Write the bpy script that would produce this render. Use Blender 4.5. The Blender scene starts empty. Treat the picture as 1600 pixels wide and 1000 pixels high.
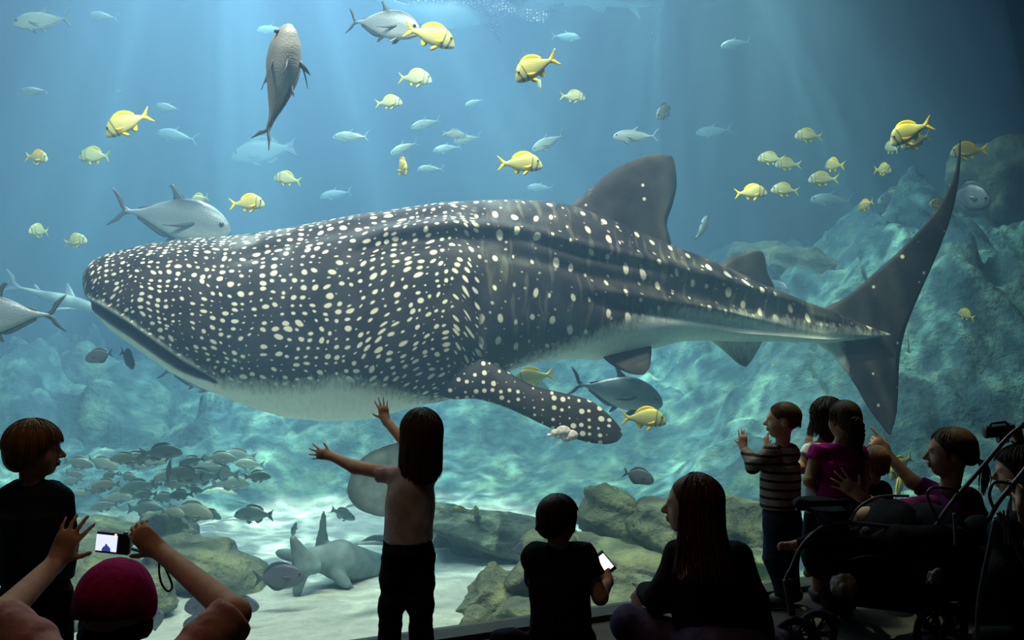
import bpy, bmesh, math, random
import numpy as np
from mathutils import Vector, Matrix, noise as mnoise

random.seed(7)
C = bpy.context.scene.collection
SC = bpy.context.scene
FPX = 1555.0
CAMZ = 1.43
# ---------------------------------------------------------------- camera
cam_d = bpy.data.cameras.new('camera'); cam = bpy.data.objects.new('camera', cam_d); C.objects.link(cam)
cam.location = (0, 0, CAMZ); cam.rotation_euler = (math.pi/2, 0, 0)
cam_d.sensor_width = 36.0; cam_d.lens = 36.0*FPX/1600.0; cam_d.clip_start = .05; cam_d.clip_end = 200
cam_d.dof.use_dof = False
SC.camera = cam
SC.view_settings.view_transform = 'Standard'; SC.view_settings.look = 'None'
SC.view_settings.gamma = 1.0; SC.view_settings.use_curve_mapping = False
SC.view_settings.exposure = 0.0
try:
    cy = SC.cycles
    cy.use_denoising = True; cy.max_bounces = 5; cy.diffuse_bounces = 2; cy.glossy_bounces = 2
    cy.transmission_bounces = 3; cy.volume_bounces = 0; cy.transparent_max_bounces = 12
    cy.caustics_reflective = False; cy.caustics_refractive = False
    cy.sample_clamp_indirect = 4.0; cy.use_adaptive_sampling = True; cy.adaptive_threshold = 0.02
except Exception: pass

# ---------------------------------------------------------------- node helpers
def mat(name):
    m = bpy.data.materials.new(name); m.use_nodes = True; nt = m.node_tree; nt.nodes.clear()
    out = nt.nodes.new('ShaderNodeOutputMaterial'); b = nt.nodes.new('ShaderNodeBsdfPrincipled')
    nt.links.new(b.outputs[0], out.inputs['Surface'])
    return m, nt, b, out
def nd(nt, typ, **kw):
    n = nt.nodes.new('ShaderNode'+typ)
    for k, v in kw.items():
        if k in n.inputs: n.inputs[k].default_value = v
        else: setattr(n, k, v)
    return n
def lk(nt, a, b): nt.links.new(a, b)
def ramp(nt, fac, stops, interp='LINEAR'):
    r = nt.nodes.new('ShaderNodeValToRGB'); r.color_ramp.interpolation = interp
    el = r.color_ramp.elements
    while len(el) > len(stops): el.remove(el[-1])
    while len(el) < len(stops): el.new(1.0)
    for e, (p, c) in zip(el, stops):
        e.position = p; e.color = (*c, 1) if len(c) == 3 else c
    nt.links.new(fac, r.inputs[0]); return r.outputs[0]
def math_(nt, op, a, b=None, c=None, clamp=False):
    n = nt.nodes.new('ShaderNodeMath'); n.operation = op; n.use_clamp = clamp
    for i, v in enumerate((a, b, c)):
        if v is None: continue
        if isinstance(v, (int, float)): n.inputs[i].default_value = v
        else: nt.links.new(v, n.inputs[i])
    return n.outputs[0]
def mixc(nt, fac, a, b):
    n = nt.nodes.new('ShaderNodeMix'); n.data_type = 'RGBA'
    for s, v in ((0, fac), (6, a), (7, b)):
        if isinstance(v, (int, float)): n.inputs[s].default_value = v
        elif isinstance(v, tuple): n.inputs[s].default_value = (*v, 1) if len(v) == 3 else v
        else: nt.links.new(v, n.inputs[s])
    return n.outputs[2]
def bump(nt, b, h, strength=.3, dist=.02):
    n = nt.nodes.new('ShaderNodeBump'); n.inputs['Strength'].default_value = strength; n.inputs['Distance'].default_value = dist
    nt.links.new(h, n.inputs['Height']); nt.links.new(n.outputs[0], b.inputs['Normal'])
def simple(name, col, rough=.7, var=0.0, scale=20.0, metal=0.0, bmp=0.0, spec=.3, emit=None, estr=1.0, bdist=.01):
    m, nt, b, out = mat(name)
    b.inputs['Base Color'].default_value = (*col, 1); b.inputs['Roughness'].default_value = rough
    b.inputs['Metallic'].default_value = metal; b.inputs['Specular IOR Level'].default_value = spec
    if emit: b.inputs['Emission Color'].default_value = (*emit, 1); b.inputs['Emission Strength'].default_value = estr
    if var or bmp:
        tc = nd(nt, 'TexCoord'); n = nd(nt, 'TexNoise', Scale=scale, Detail=4.0); lk(nt, tc.outputs['Object'], n.inputs['Vector'])
        if var:
            c = ramp(nt, n.outputs['Fac'], [(.25, tuple(max(0, x*(1-var)) for x in col)), (.75, tuple(min(1, x*(1+var)) for x in col))])
            lk(nt, c, b.inputs['Base Color'])
        if bmp: bump(nt, b, n.outputs['Fac'], bmp, bdist)
    return m

# ---------------------------------------------------------------- world (nothing outside the building lights the room)
W = bpy.data.worlds.new('world'); SC.world = W; W.use_nodes = True
W.node_tree.nodes['Background'].inputs[0].default_value = (0.01, 0.02, 0.03, 1)
W.node_tree.nodes['Background'].inputs[1].default_value = 0.2

# ---------------------------------------------------------------- frame of the glass wall (25 degrees off square)
GU = Vector((0.9063, 0.4226, 0)); GN = Vector((-0.4226, 0.9063, 0)); GP = Vector((0.36, 4.68, 0))
GANG = math.radians(25)
TL, TR, TD, TTOP, TBOT = -9.0, 13.0, 19.0, 9.0, -2.5         # tank: left, right, depth, surface, bottom
def gl(u, n, z): return GP + GU*u + GN*n + Vector((0, 0, z))
def at(px, py, Y): return Vector(((px-800)/FPX*Y, Y, CAMZ-(py-500)/FPX*Y))

# ---------------------------------------------------------------- lamps over the tank and in the gallery
def area(name, loc, size, power, col, rot=(0, 0, 0), sy=None, spread=180):
    l = bpy.data.lights.new(name, 'AREA'); l.energy = power; l.color = col; l.size = size
    if sy: l.shape = 'RECTANGLE'; l.size_y = sy
    l.spread = math.radians(spread)
    o = bpy.data.objects.new(name, l); C.objects.link(o); o.location = loc; o.rotation_euler = rot; return o
area('tank_skylight', (-2.4, 13.5, 8.8), 6.0, 1500, (.85, .88, 1.0), (0, 0, GANG), 8.0, spread=150)
area('tank_front_lamp', gl(-1.2, .52, 6.2), 5.5, 620, (1.0, .89, .77), (math.radians(38), 0, GANG), .5, spread=130)
area('gallery_lamp', (-.9, 2.5, 3.7), .5, 3.6, (1.0, .62, .36), (0, 0, 0), spread=115)
area('gallery_lamp', (2.4, 1.5, 3.8), .5, .4, (1.0, .70, .5), (0, 0, 0), spread=150)
def gobo(name, loc, target, power, cone, scale, col, sharp=.06, seed=0.0, base=.12):
    l = bpy.data.lights.new(name, 'SPOT'); l.energy = power; l.color = col; l.spot_size = math.radians(cone); l.spot_blend = .6
    l.shadow_soft_size = .05; l.use_nodes = True
    nt = l.node_tree; em = nt.nodes.get('Emission')
    g = nd(nt, 'TexCoord'); mp = nd(nt, 'Mapping'); mp.inputs['Location'].default_value = (seed, seed*.7, 0)
    lk(nt, g.outputs['Normal'], mp.inputs['Vector'])
    nz = nd(nt, 'TexNoise', Scale=scale*.6, Detail=3.0); lk(nt, mp.outputs[0], nz.inputs['Vector'])
    ad = nd(nt, 'Mix'); ad.data_type = 'RGBA'; ad.inputs[0].default_value = .12
    lk(nt, mp.outputs[0], ad.inputs[6]); lk(nt, nz.outputs['Color'], ad.inputs[7])
    v = nd(nt, 'TexVoronoi', Scale=scale); v.feature = 'SMOOTH_F1'; v.inputs['Smoothness'].default_value = .35
    v.feature = 'DISTANCE_TO_EDGE'; lk(nt, ad.outputs[2], v.inputs['Vector'])
    r = ramp(nt, v.outputs['Distance'], [(0, (4, 4, 4)), (sharp*.8, (1.3, 1.3, 1.3)), (sharp*2.4, (base*.7,)*3), (1, (base*.2,)*3)])
    nz2 = nd(nt, 'TexNoise', Scale=scale*.22, Detail=2.0); lk(nt, mp.outputs[0], nz2.inputs['Vector'])
    r2 = ramp(nt, nz2.outputs['Fac'], [(.44, (.12, .12, .12)), (.66, (1.8, 1.8, 1.8))])
    lk(nt, math_(nt, 'MULTIPLY', r, r2), em.inputs['Strength'])
    o = bpy.data.objects.new(name, l); C.objects.link(o); o.location = loc
    d = Vector(target)-Vector(loc); o.rotation_euler = d.to_track_quat('-Z', 'Y').to_euler(); return o
gobo('ripple_spot', (-3.0, 10.5, 8.6), (-2.2, 10.5, -.6), 5200, 75, 26, (.95, 1.0, .85), seed=1.3)
gobo('ripple_spot', (2.0, 13.0, 8.6), (2.6, 14, 0), 2800, 80, 22, (.85, 1.0, .75), seed=4.1)
gobo('ripple_spot', (1.7, 6.6, 6.0), (1.6, 7.6, -.6), 900, 70, 18, (.95, 1.0, .62), seed=2.2)

# ---------------------------------------------------------------- object helpers
def tag(o, label=None, cat=None, group=None, kind=None):
    if label: o['label'] = label
    if cat: o['category'] = cat
    if group: o['group'] = group
    if kind: o['kind'] = kind
    return o
def mesh_obj(name, verts, faces, m, parent=None, smooth=True, loc=None):
    me = bpy.data.meshes.new(name)
    if loc is not None:
        L = Vector(loc); verts = np.asarray(verts, dtype=float) - np.array(L)
    me.from_pydata([tuple(v) for v in np.asarray(verts).tolist()] if not isinstance(verts, list) else verts, [], faces if isinstance(faces, list) else faces.tolist())
    for x in (m if isinstance(m, (list, tuple)) else [m]):
        if x: me.materials.append(x)
    if smooth: me.polygons.foreach_set('use_smooth', [True]*len(me.polygons))
    me.update()
    o = bpy.data.objects.new(name, me); C.objects.link(o)
    if loc is not None: o.location = L
    if parent: o.parent = parent; 
    if parent and loc is not None: o.location = L - parent.matrix_basis.translation
    return o
def thing(name, loc, label=None, cat=None, group=None, rot=(0, 0, 0)):
    o = bpy.data.objects.new(name, None); C.objects.link(o); o.location = loc; o.rotation_euler = rot
    o.empty_display_size = .1
    return tag(o, label, cat, group)
def box_vf(c, s, R=None):
    V = []; 
    for z in (-1, 1):
        for y in (-1, 1):
            for x in (-1, 1):
                v = Vector((x*s[0]/2, y*s[1]/2, z*s[2]/2))
                if R: v = R @ v
                V.append(tuple(v+Vector(c)))
    F = [(0, 2, 3, 1), (4, 5, 7, 6), (0, 1, 5, 4), (2, 6, 7, 3), (0, 4, 6, 2), (1, 3, 7, 5)]
    return V, F
class MB:
    def __init__(s): s.V = []; s.F = []; s.mi = []
    def add(s, V, F, mi=0):
        n = len(s.V); s.V += [tuple(v) for v in V]; s.F += [tuple(i+n for i in f) for f in F]; s.mi += [mi]*len(F); return s
    def box(s, c, sz, R=None, mi=0): return s.add(*box_vf(c, sz, R), mi)
    def tube(s, pts, r, seg=8, mi=0, flat=1.0, caps=True):
        pts = [Vector(p) for p in pts]; n = len(pts)
        rr = r if isinstance(r, (list, tuple)) else [r]*n
        V = []; F = []; prev = None
        for i, p in enumerate(pts):
            t = (pts[min(i+1, n-1)]-pts[max(i-1, 0)]).normalized() if n > 1 else Vector((0, 0, 1))
            if prev is None:
                up = Vector((0, 0, 1)) if abs(t.z) < .9 else Vector((0, 1, 0)); a = t.cross(up).normalized()
            else:
                a = (prev - t*prev.dot(t)); a = a.normalized() if a.length > 1e-6 else t.orthogonal().normalized()
            prev = a; b = t.cross(a)
            for k in range(seg):
                th = 2*math.pi*k/seg; V.append(tuple(p + a*(math.cos(th)*rr[i]) + b*(math.sin(th)*rr[i]*flat)))
        for i in range(n-1):
            for k in range(seg):
                k2 = (k+1) % seg; F.append((i*seg+k, i*seg+k2, (i+1)*seg+k2, (i+1)*seg+k))
        if caps: F.append(tuple(range(seg))[::-1]); F.append(tuple((n-1)*seg+k for k in range(seg)))
        return s.add(V, F, mi)
    def ball(s, c, r, seg=12, rings=8, mi=0, R=None):
        r = (r, r, r) if isinstance(r, (int, float)) else r; V = []; F = []
        for i in range(rings+1):
            ph = math.pi*i/rings
            for k in range(seg):
                th = 2*math.pi*k/seg; v = Vector((r[0]*math.sin(ph)*math.cos(th), r[1]*math.sin(ph)*math.sin(th), r[2]*math.cos(ph)))
                if R: v = R @ v
                V.append(tuple(v+Vector(c)))
        for i in range(rings):
            for k in range(seg): k2 = (k+1) % seg; F.append((i*seg+k, (i+1)*seg+k, (i+1)*seg+k2, i*seg+k2))
        return s.add(V, F, mi)
    def build(s, name, m, parent=None, smooth=True, loc=None):
        o = mesh_obj(name, np.array(s.V), list(s.F), m, parent, smooth, loc)
        if any(s.mi): o.data.polygons.foreach_set('material_index', s.mi)
        return o
def interp(x, pts): 
    xs = [p[0] for p in pts]; ys = [p[1] for p in pts]
    return np.interp(x, xs, ys)
def smooth_curve(pts, n):
    """Catmull-Rom through pts, n samples"""
    P = [Vector(p) for p in pts]; P = [P[0]*2-P[1]] + P + [P[-1]*2-P[-2]]; out = []
    m = len(P)-3
    for i in range(n):
        t = i/(n-1)*m; k = min(int(t), m-1); t -= k; a, b, c, d = P[k:k+4]
        out.append(.5*((2*b) + (c-a)*t + (2*a-5*b+4*c-d)*t*t + (3*b-a-3*c+d)*t**3))
    return out

# ---------------------------------------------------------------- the water: real haze filling the tank
def build_water():
    m = bpy.data.materials.new('sea_water'); m.use_nodes = True; nt = m.node_tree; nt.nodes.clear()
    out = nt.nodes.new('ShaderNodeOutputMaterial')
    s = nd(nt, 'VolumeScatter'); s.inputs['Color'].default_value = WATER_SC; s.inputs['Density'].default_value = WATER_D; s.inputs['Anisotropy'].default_value = 0.0
    a = nd(nt, 'VolumeAbsorption'); a.inputs['Color'].default_value = WATER_AB; a.inputs['Density'].default_value = WATER_A
    ad = nd(nt, 'AddShader'); lk(nt, s.outputs[0], ad.inputs[0]); lk(nt, a.outputs[0], ad.inputs[1]); lk(nt, ad.outputs[0], out.inputs['Volume'])
    V = [tuple(gl(u, n, z)) for z in (TBOT, TTOP) for n in (.17, TD-.01) for u in (TL+.01, TR-.01)]
    F = [(0, 2, 3, 1), (4, 5, 7, 6), (0, 1, 5, 4), (2, 6, 7, 3), (0, 4, 6, 2), (1, 3, 7, 5)]
    o = mesh_obj('water', V, F, m, smooth=False); tag(o, 'blue sea water filling the tank behind the viewing window', 'water', kind='stuff')
WATER_SC = (.25, .51, .86, 1); WATER_D = .068
WATER_AB = (.03, .70, .96, 1); WATER_A = .055
build_water()

# ---------------------------------------------------------------- building shell
M_dark = simple('dark_plaster', (.02, .02, .022), .9, .2, 3)
M_carpet = simple('gallery_carpet', (.05, .046, .042), .95, .35, 60, bmp=.4)
M_sill = simple('sill_paint', (.018, .022, .022), .6, .2, 8)
M_tank = simple('tank_wall_paint', (.05, .13, .20), .9, .3, .6)
def slab(name, u0, u1, n0, n1, z0, z1, m, kind='structure'):
    V = [tuple(gl(u, n, z)) for z in (z0, z1) for n in (n0, n1) for u in (u0, u1)]
    F = [(0, 2, 3, 1), (4, 5, 7, 6), (0, 1, 5, 4), (2, 6, 7, 3), (0, 4, 6, 2), (1, 3, 7, 5)]
    o = mesh_obj(name, V, F, m, smooth=False); o['kind'] = kind; return o
slab('floor', -7, 8, -8.5, 0.0, -.15, 0, M_carpet)
slab('ceiling', -7, 8, -8.5, 0.0, 4.1, 4.3, M_dark)
slab('wall_left', -7.2, -7, -8.5, 0.0, -.15, 5.4, M_dark)
slab('wall_right', 8, 8.2, -8.5, 0.0, -.15, 5.4, M_dark)
slab('wall_back', -7.2, 8.2, -8.7, -8.5, -.15, 5.4, M_dark)
slab('wall_front', TL, TR, .0, .16, 3.5, TTOP, M_dark)          # above the window
slab('trim_1', TL, TR, .0, .16, -2.5, .03, M_sill)              # the sill below the window
slab('wall_tank_left', TL-.3, TL, 0, TD+.3, TBOT, TTOP+.5, M_tank)
slab('wall_tank_right', TR, TR+.3, 0, TD+.3, TBOT, TTOP+.5, M_tank)
slab('wall_tank_back', TL, TR, TD, TD+.3, TBOT, TTOP+.5, M_tank)
slab('ceiling_tank', TL, TR, 0, TD, TTOP+.45, TTOP+.6, M_tank)
gm = bpy.data.materials.new('acrylic_glass'); gm.use_nodes = True; gnt = gm.node_tree; gnt.nodes.clear()
go = gnt.nodes.new('ShaderNodeOutputMaterial'); gt = nd(gnt, 'BsdfTransparent'); gt.inputs[0].default_value = (.97, .99, .99, 1)
gg = nd(gnt, 'BsdfGlossy'); gg.inputs['Roughness'].default_value = .02; fr = nd(gnt, 'Fresnel', IOR=1.25)
gx = nd(gnt, 'MixShader'); lk(gnt, math_(gnt, 'MULTIPLY', fr.outputs[0], .5), gx.inputs[0]); lk(gnt, gt.outputs[0], gx.inputs[1]); lk(gnt, gg.outputs[0], gx.inputs[2]); lk(gnt, gx.outputs[0], go.inputs[0])
slab('window_1', -7, 8, .03, .13, .03, 3.5, gm)

# ---------------------------------------------------------------- tank bottom
def rock_color(nt, b, dark=(.10, .12, .10), mid=(.22, .26, .18), light=(.42, .46, .30), scale=2.2, bs=.7):
    tc = nd(nt, 'TexCoord'); n = nd(nt, 'TexNoise', Scale=scale, Detail=8.0, Roughness=.65); lk(nt, tc.outputs['Object'], n.inputs['Vector'])
    c = ramp(nt, n.outputs['Fac'], [(.32, dark), (.5, mid), (.68, light)])
    n2 = nd(nt, 'TexNoise', Scale=scale*6, Detail=5.0); lk(nt, tc.outputs['Object'], n2.inputs['Vector'])
    h = math_(nt, 'ADD', n.outputs['Fac'], math_(nt, 'MULTIPLY', n2.outputs['Fac'], .35))
    bump(nt, b, h, bs, .12); lk(nt, c, b.inputs['Base Color']); b.inputs['Roughness'].default_value = .9
    return c, n
def fbm(x, y, z=0.0, o=4, l=2.1):
    return mnoise.fractal(Vector((x, y, z)), 1.0, l, o)
def sstep(a, b, x):
    t = min(1, max(0, (x-a)/(b-a))); return t*t*(3-2*t)
SANDZ = -.62
def ground_z(X, Y):
    # reef rising at the back, higher on the right hand end
    top = 1.45 - 1.3*sstep(-2.0, -5.0, X) + .8*sstep(1.0, 5.5, X) + .8*fbm(X*.22, Y*.22, 3.1)
    k = sstep(9.7, 16.0, Y + 1.2*fbm(X*.35, Y*.3, .5) + 1.9*sstep(1.0, 5.0, X) + 1.6*sstep(-3.4, -7.5, X))
    rid = 1-abs(fbm(X*.5+3, Y*.5, 1.7, 5)); q = X*.75+.5*Y+.8*fbm(X*.4, Y*.4, 6); st = q-math.floor(q)
    z = SANDZ + k*(top-SANDZ) + k*(.75*(rid-.8) + .38*sstep(0, .75, st)*(1-sstep(.86, 1, st)))
    if k > .02:
        dd, pp = mnoise.voronoi(Vector((X*1.15+.35*fbm(X, Y, 2, 2), Y*1.15, 0))); cell = mnoise.noise(pp[0]*7.3)
        z += k*(.45*cell + .30*min(.5, dd[1]-dd[0]) + .25*cell*(pp[0].x-X*1.15))
        dd, pp = mnoise.voronoi(Vector((X*3.1, Y*3.1, .3*fbm(X*2, Y*2, 5, 2)))); z += k*(.10*mnoise.noise(pp[0]*5.1)+.10*min(.5, dd[1]-dd[0]))
    # rubble to the near right and far left of the sand
    r = sstep(.1, 1.6, X - .25*(Y-7) + .5*fbm(X*.9, Y*.9, 8)) * sstep(12.5, 9.5, Y)
    z += r*(.18 + .42*sstep(1, 4, X) + .3*abs(fbm(X*1.1, Y*1.1, 5, 5)))
    l = sstep(-2.1, -3.2, X + .12*(Y-7) + .4*fbm(X*.9, Y*.9, 2)) 
    z += l*(.05 + .22*abs(fbm(X*1.3, Y*1.3, 9, 5)))*sstep(13, 9, Y)
    return z + .02*fbm(X*2, Y*2, 1)
def build_ground():
    nx, ny = 400, 340
    V = []
    for j in range(ny):
        n = .15 + (TD-.2)*(j/(ny-1))**1.25
        for i in range(nx):
            u = TL + (TR-TL)*i/(nx-1); p = gl(u, n, 0); V.append((p.x, p.y, ground_z(p.x, p.y)))
    F = [(j*nx+i, j*nx+i+1, (j+1)*nx+i+1, (j+1)*nx+i) for j in range(ny-1) for i in range(nx-1)]
    m, nt, b, out = mat('sand_and_reef')
    c, n = rock_color(nt, b, (.02, .07, .09), (.06, .15, .17), (.20, .36, .28), 1.9, 1.0)
    at_ = nd(nt, 'Attribute'); at_.attribute_name = 'rocky'
    tc = nd(nt, 'TexCoord'); ns = nd(nt, 'TexNoise', Scale=9.0, Detail=6.0); lk(nt, tc.outputs['Object'], ns.inputs['Vector'])
    sand = ramp(nt, ns.outputs['Fac'], [(.3, (.46, .53, .49)), (.7, (.58, .66, .61))])
    col = mixc(nt, at_.outputs['Fac'], sand, c); lk(nt, col, b.inputs['Base Color'])
    o = mesh_obj('tank_bed', V, F, m); tag(o, kind='structure')
    a = o.data.attributes.new('rocky', 'FLOAT', 'POINT')
    a.data.foreach_set('value', [sstep(.05, .16, v[2]-SANDZ + .05*fbm(v[0]*3, v[1]*3, 4)) for v in V])
build_ground()
# ================================================================= smooth solids: distance fields meshed by surface nets
def cap(a, b, r0, r1=None): return ('cap', Vector(a), Vector(b), r0, r0 if r1 is None else r1)
def ell(c, r, R=None): return ('ell', Vector(c), Vector(r), R)
def tub(a, b, r0, r1=None): return ('tub', Vector(a), Vector(b), r0, r0 if r1 is None else r1)
def sub(p): return ('sub', p)
def pk(p, k): return ('k', p, k)
def _bb(p):
    t = p[0]
    if t in ('sub', 'k'): return _bb(p[1])
    if t in ('cap', 'tub'):
        r = max(p[3], p[4]); return np.minimum(p[1], p[2])-r, np.maximum(p[1], p[2])+r
    r = max(p[2]); return np.array(p[1])-r, np.array(p[1])+r
def _dist(p, X, Y, Z):
    t = p[0]
    if t in ('cap', 'tub'):
        a, b = p[1], p[2]; d = b-a; L2 = max(d.dot(d), 1e-9); px, py, pz = X-a.x, Y-a.y, Z-a.z
        h0 = (px*d.x+py*d.y+pz*d.z)/L2; h = np.clip(h0, 0, 1)
        rad = np.sqrt((px-d.x*h)**2+(py-d.y*h)**2+(pz-d.z*h)**2)
        if t == 'cap': return rad-(p[3]+(p[4]-p[3])*h)
        L = math.sqrt(L2); hr = np.sqrt(np.maximum(px*px+py*py+pz*pz-h0*h0*L2, 0))
        return np.maximum(hr-(p[3]+(p[4]-p[3])*h), np.abs(h0-.5)*L-.5*L)
    c, r, R = p[1], p[2], p[3]; px, py, pz = X-c.x, Y-c.y, Z-c.z
    if R is not None:
        Ri = R.transposed(); px, py, pz = [Ri[i][0]*px+Ri[i][1]*py+Ri[i][2]*pz for i in range(3)]
    k0 = np.sqrt((px/r.x)**2+(py/r.y)**2+(pz/r.z)**2); k1 = np.sqrt((px/r.x**2)**2+(py/r.y**2)**2+(pz/r.z**2)**2)
    return k0*(k0-1)/np.maximum(k1, 1e-6)
def sdf_mesh(prims, vox=.006, k=.02, cuts=(), disp=None):
    """cuts: (point, normal) half spaces removed. returns V (n,3), F list"""
    lo = np.min([_bb(p)[0] for p in prims if p[0] != 'sub'], axis=0)-3*vox-k*.3; hi = np.max([_bb(p)[1] for p in prims if p[0] != 'sub'], axis=0)+3*vox+k*.3
    n = np.ceil((hi-lo)/vox).astype(int)+1
    D = np.full(n, .5, dtype=np.float32); ax = [lo[i]+vox*np.arange(n[i]) for i in range(3)]
    for p in prims:
        kk = k; neg = False
        if p[0] == 'k': kk = p[2]; p = p[1]
        if p[0] == 'sub': neg = True; p = p[1]
        if p[0] == 'k': kk = p[2]; p = p[1]
        b0, b1 = _bb(p); m = max(2.2*kk, 3*vox); i0 = np.clip(np.floor((b0-m-lo)/vox).astype(int), 0, n-1); i1 = np.clip(np.ceil((b1+m-lo)/vox).astype(int)+1, 1, n)
        if np.any(i1 <= i0): continue
        X, Y, Z = np.meshgrid(*[ax[i][i0[i]:i1[i]] for i in range(3)], indexing='ij')
        d = _dist(p, X, Y, Z).astype(np.float32); sl = tuple(slice(a, b) for a, b in zip(i0, i1)); A = D[sl]
        if neg:
            h = np.clip(.5-.5*(A+d)/kk, 0, 1); D[sl] = A*(1-h)-d*h+kk*h*(1-h)
        else:
            h = np.clip(.5+.5*(A-d)/kk, 0, 1); D[sl] = A*(1-h)+d*h-kk*h*(1-h)
    if cuts:
        X, Y, Z = np.meshgrid(*ax, indexing='ij')
        for c in cuts:
            P, N = Vector(c[0]), Vector(c[1]).normalized(); q = (X-P.x)*N.x+(Y-P.y)*N.y+(Z-P.z)*N.z
            if len(c) > 2:   # only near the cut point
                far_ = ((X-P.x)**2+(Y-P.y)**2+(Z-P.z)**2) > c[2]**2; q = np.where(far_, -1, q)
            D = np.maximum(D, q.astype(np.float32))
    D[0] = D[-1] = .5; D[:, 0] = D[:, -1] = .5; D[:, :, 0] = D[:, :, -1] = .5
    S = D < 0; nx, ny, nz = n
    acc = np.zeros((nx-1, ny-1, nz-1, 3), np.float32); cnt = np.zeros((nx-1, ny-1, nz-1), np.float32)
    for a in range(3):
        s0 = [slice(None)]*3; s1 = [slice(None)]*3; s0[a] = slice(0, -1); s1[a] = slice(1, None)
        d0, d1 = D[tuple(s0)], D[tuple(s1)]; cr = S[tuple(s0)] != S[tuple(s1)]
        I = np.argwhere(cr); t = d0[cr]/(d0[cr]-d1[cr]); P = I.astype(np.float32).copy(); P[:, a] += t
        o1, o2 = [x for x in range(3) if x != a]
        for u in (0, 1):
            for v in (0, 1):
                J = I.copy(); J[:, o1] -= u; J[:, o2] -= v
                ok = np.all(J >= 0, axis=1) & np.all(J < np.array(acc.shape[:3]), axis=1); Jk = J[ok]
                np.add.at(acc, (Jk[:, 0], Jk[:, 1], Jk[:, 2]), P[ok]); np.add.at(cnt, (Jk[:, 0], Jk[:, 1], Jk[:, 2]), 1)
    act = cnt > 0; idx = np.full(act.shape, -1, np.int64); idx[act] = np.arange(act.sum())
    V = acc[act]/cnt[act][:, None]*vox+lo
    F = []
    for a in range(3):
        s0 = [slice(None)]*3; s1 = [slice(None)]*3; s0[a] = slice(0, -1); s1[a] = slice(1, None)
        cr = S[tuple(s0)] != S[tuple(s1)]; I = np.argwhere(cr); ins = S[tuple(s0)][cr]; o1, o2 = [(1, 2), (2, 0), (0, 1)][a]
        def g(u, v):
            J = I.copy(); J[:, o1] -= u; J[:, o2] -= v; return idx[J[:, 0], J[:, 1], J[:, 2]]
        q = np.stack([g(1, 1), g(0, 1), g(0, 0), g(1, 0)], axis=1); q[~ins] = q[~ins][:, ::-1]; F.append(q)
    F = np.concatenate(F); F = F[np.all(F >= 0, axis=1)]
    return V, F
def relax(V, F, it=2, f=.5):
    n = len(V)
    for _ in range(it):
        s = np.zeros((n, 3)); c = np.zeros(n)
        for i in range(4):
            a, b = F[:, i], F[:, (i+1) % 4]
            np.add.at(s, a, V[b]); np.add.at(c, a, 1); np.add.at(s, b, V[a]); np.add.at(c, b, 1)
        V = V*(1-f)+f*s/np.maximum(c, 1)[:, None]
    return V
def solid(name, prims, m, parent=None, vox=.006, k=.02, loc=None, cuts=(), it=2, fold=0.0, fscale=14, fdir=(1, 1, .45)):
    V, F = sdf_mesh(prims, vox, k, cuts); V = relax(V, F, it)
    if fold:      # soft cloth folds as real shape
        nm = np.zeros_like(V); e1 = V[F[:, 2]]-V[F[:, 0]]; e2 = V[F[:, 3]]-V[F[:, 1]]; cr = np.cross(e1, e2)
        for i in range(4): np.add.at(nm, F[:, i], cr)
        nm /= np.maximum(np.linalg.norm(nm, axis=1), 1e-9)[:, None]
        d = np.array([mnoise.fractal(Vector((v[0]*fscale*fdir[0], v[1]*fscale*fdir[1], v[2]*fscale*fdir[2])), 1.0, 2.2, 3) for v in V])
        V = V + nm*(fold*d)[:, None]
    return mesh_obj(name, V, F, m, parent, True, loc if loc is not None else (parent.location if parent else None))
# ================================================================= the whale shark
PHI = math.radians(7); SE = Vector((math.cos(PHI), math.sin(PHI), 0)); SB = Vector((-math.sin(PHI), math.cos(PHI), 0))
S0 = Vector((0, 7.9, 2.0))
def sp(px, py, b=0.0):
    """a point of the photo on the shark's own plane shifted by b: local (a, b, z)"""
    d = Vector(((px-800)/FPX, 1, -(py-500)/FPX)); o = Vector((0, 0, CAMZ))
    t = (S0 + SB*b - o).dot(SB)/d.dot(SB); p = o + d*t - S0
    return Vector((p.dot(SE), b, p.z))
TOP = [(135,437),(137,428),(146,414),(160,403),(180,395),(240,381),(300,373),(360,370),(420,362),(480,352),(540,340),(580,334),(630,328),(680,320),(740,314),(800,312),(850,315),(890,321),(940,338),(1000,362),(1048,384),(1100,402),(1140,420),(1210,452),(1260,474),(1300,486),(1345,506),(1392,522)]
BOT = [(135,440),(138,456),(147,474),(160,496),(182,519),(226,550),(270,581),(315,604),(359,622),(400,638),(450,652),(500,657),(535,657),(588,652),(624,642),(660,632),(690,627),(740,608),(800,578),(830,567),(890,560),(930,563),(1000,550),(1060,534),(1110,532),(1150,534),(1200,534),(1290,536),(1345,530),(1392,524)]
HW = [(135,.02),(137,.12),(146,.27),(160,.38),(180,.45),(240,.54),(330,.60),(450,.66),(560,.68),(660,.66),(740,.60),(850,.50),(950,.40),(1050,.30),(1150,.21),(1250,.13),(1345,.045),(1392,.004)]
BELLY = [(130,462),(146,466),(182,482),(226,508),(270,539),(301,561),(337,580),(359,592),(403,597),(470,598),(535,588),(601,602),(668,624),(720,632),(760,600),(800,572),(870,541),(950,512),(1000,497),(1050,489),(1150,498),(1250,512),(1345,524),(1392,527)]
MOUTH = [(145,465),(182,481),(226,507),(270,538),(301,560),(337,579),(352,589)]
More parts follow.
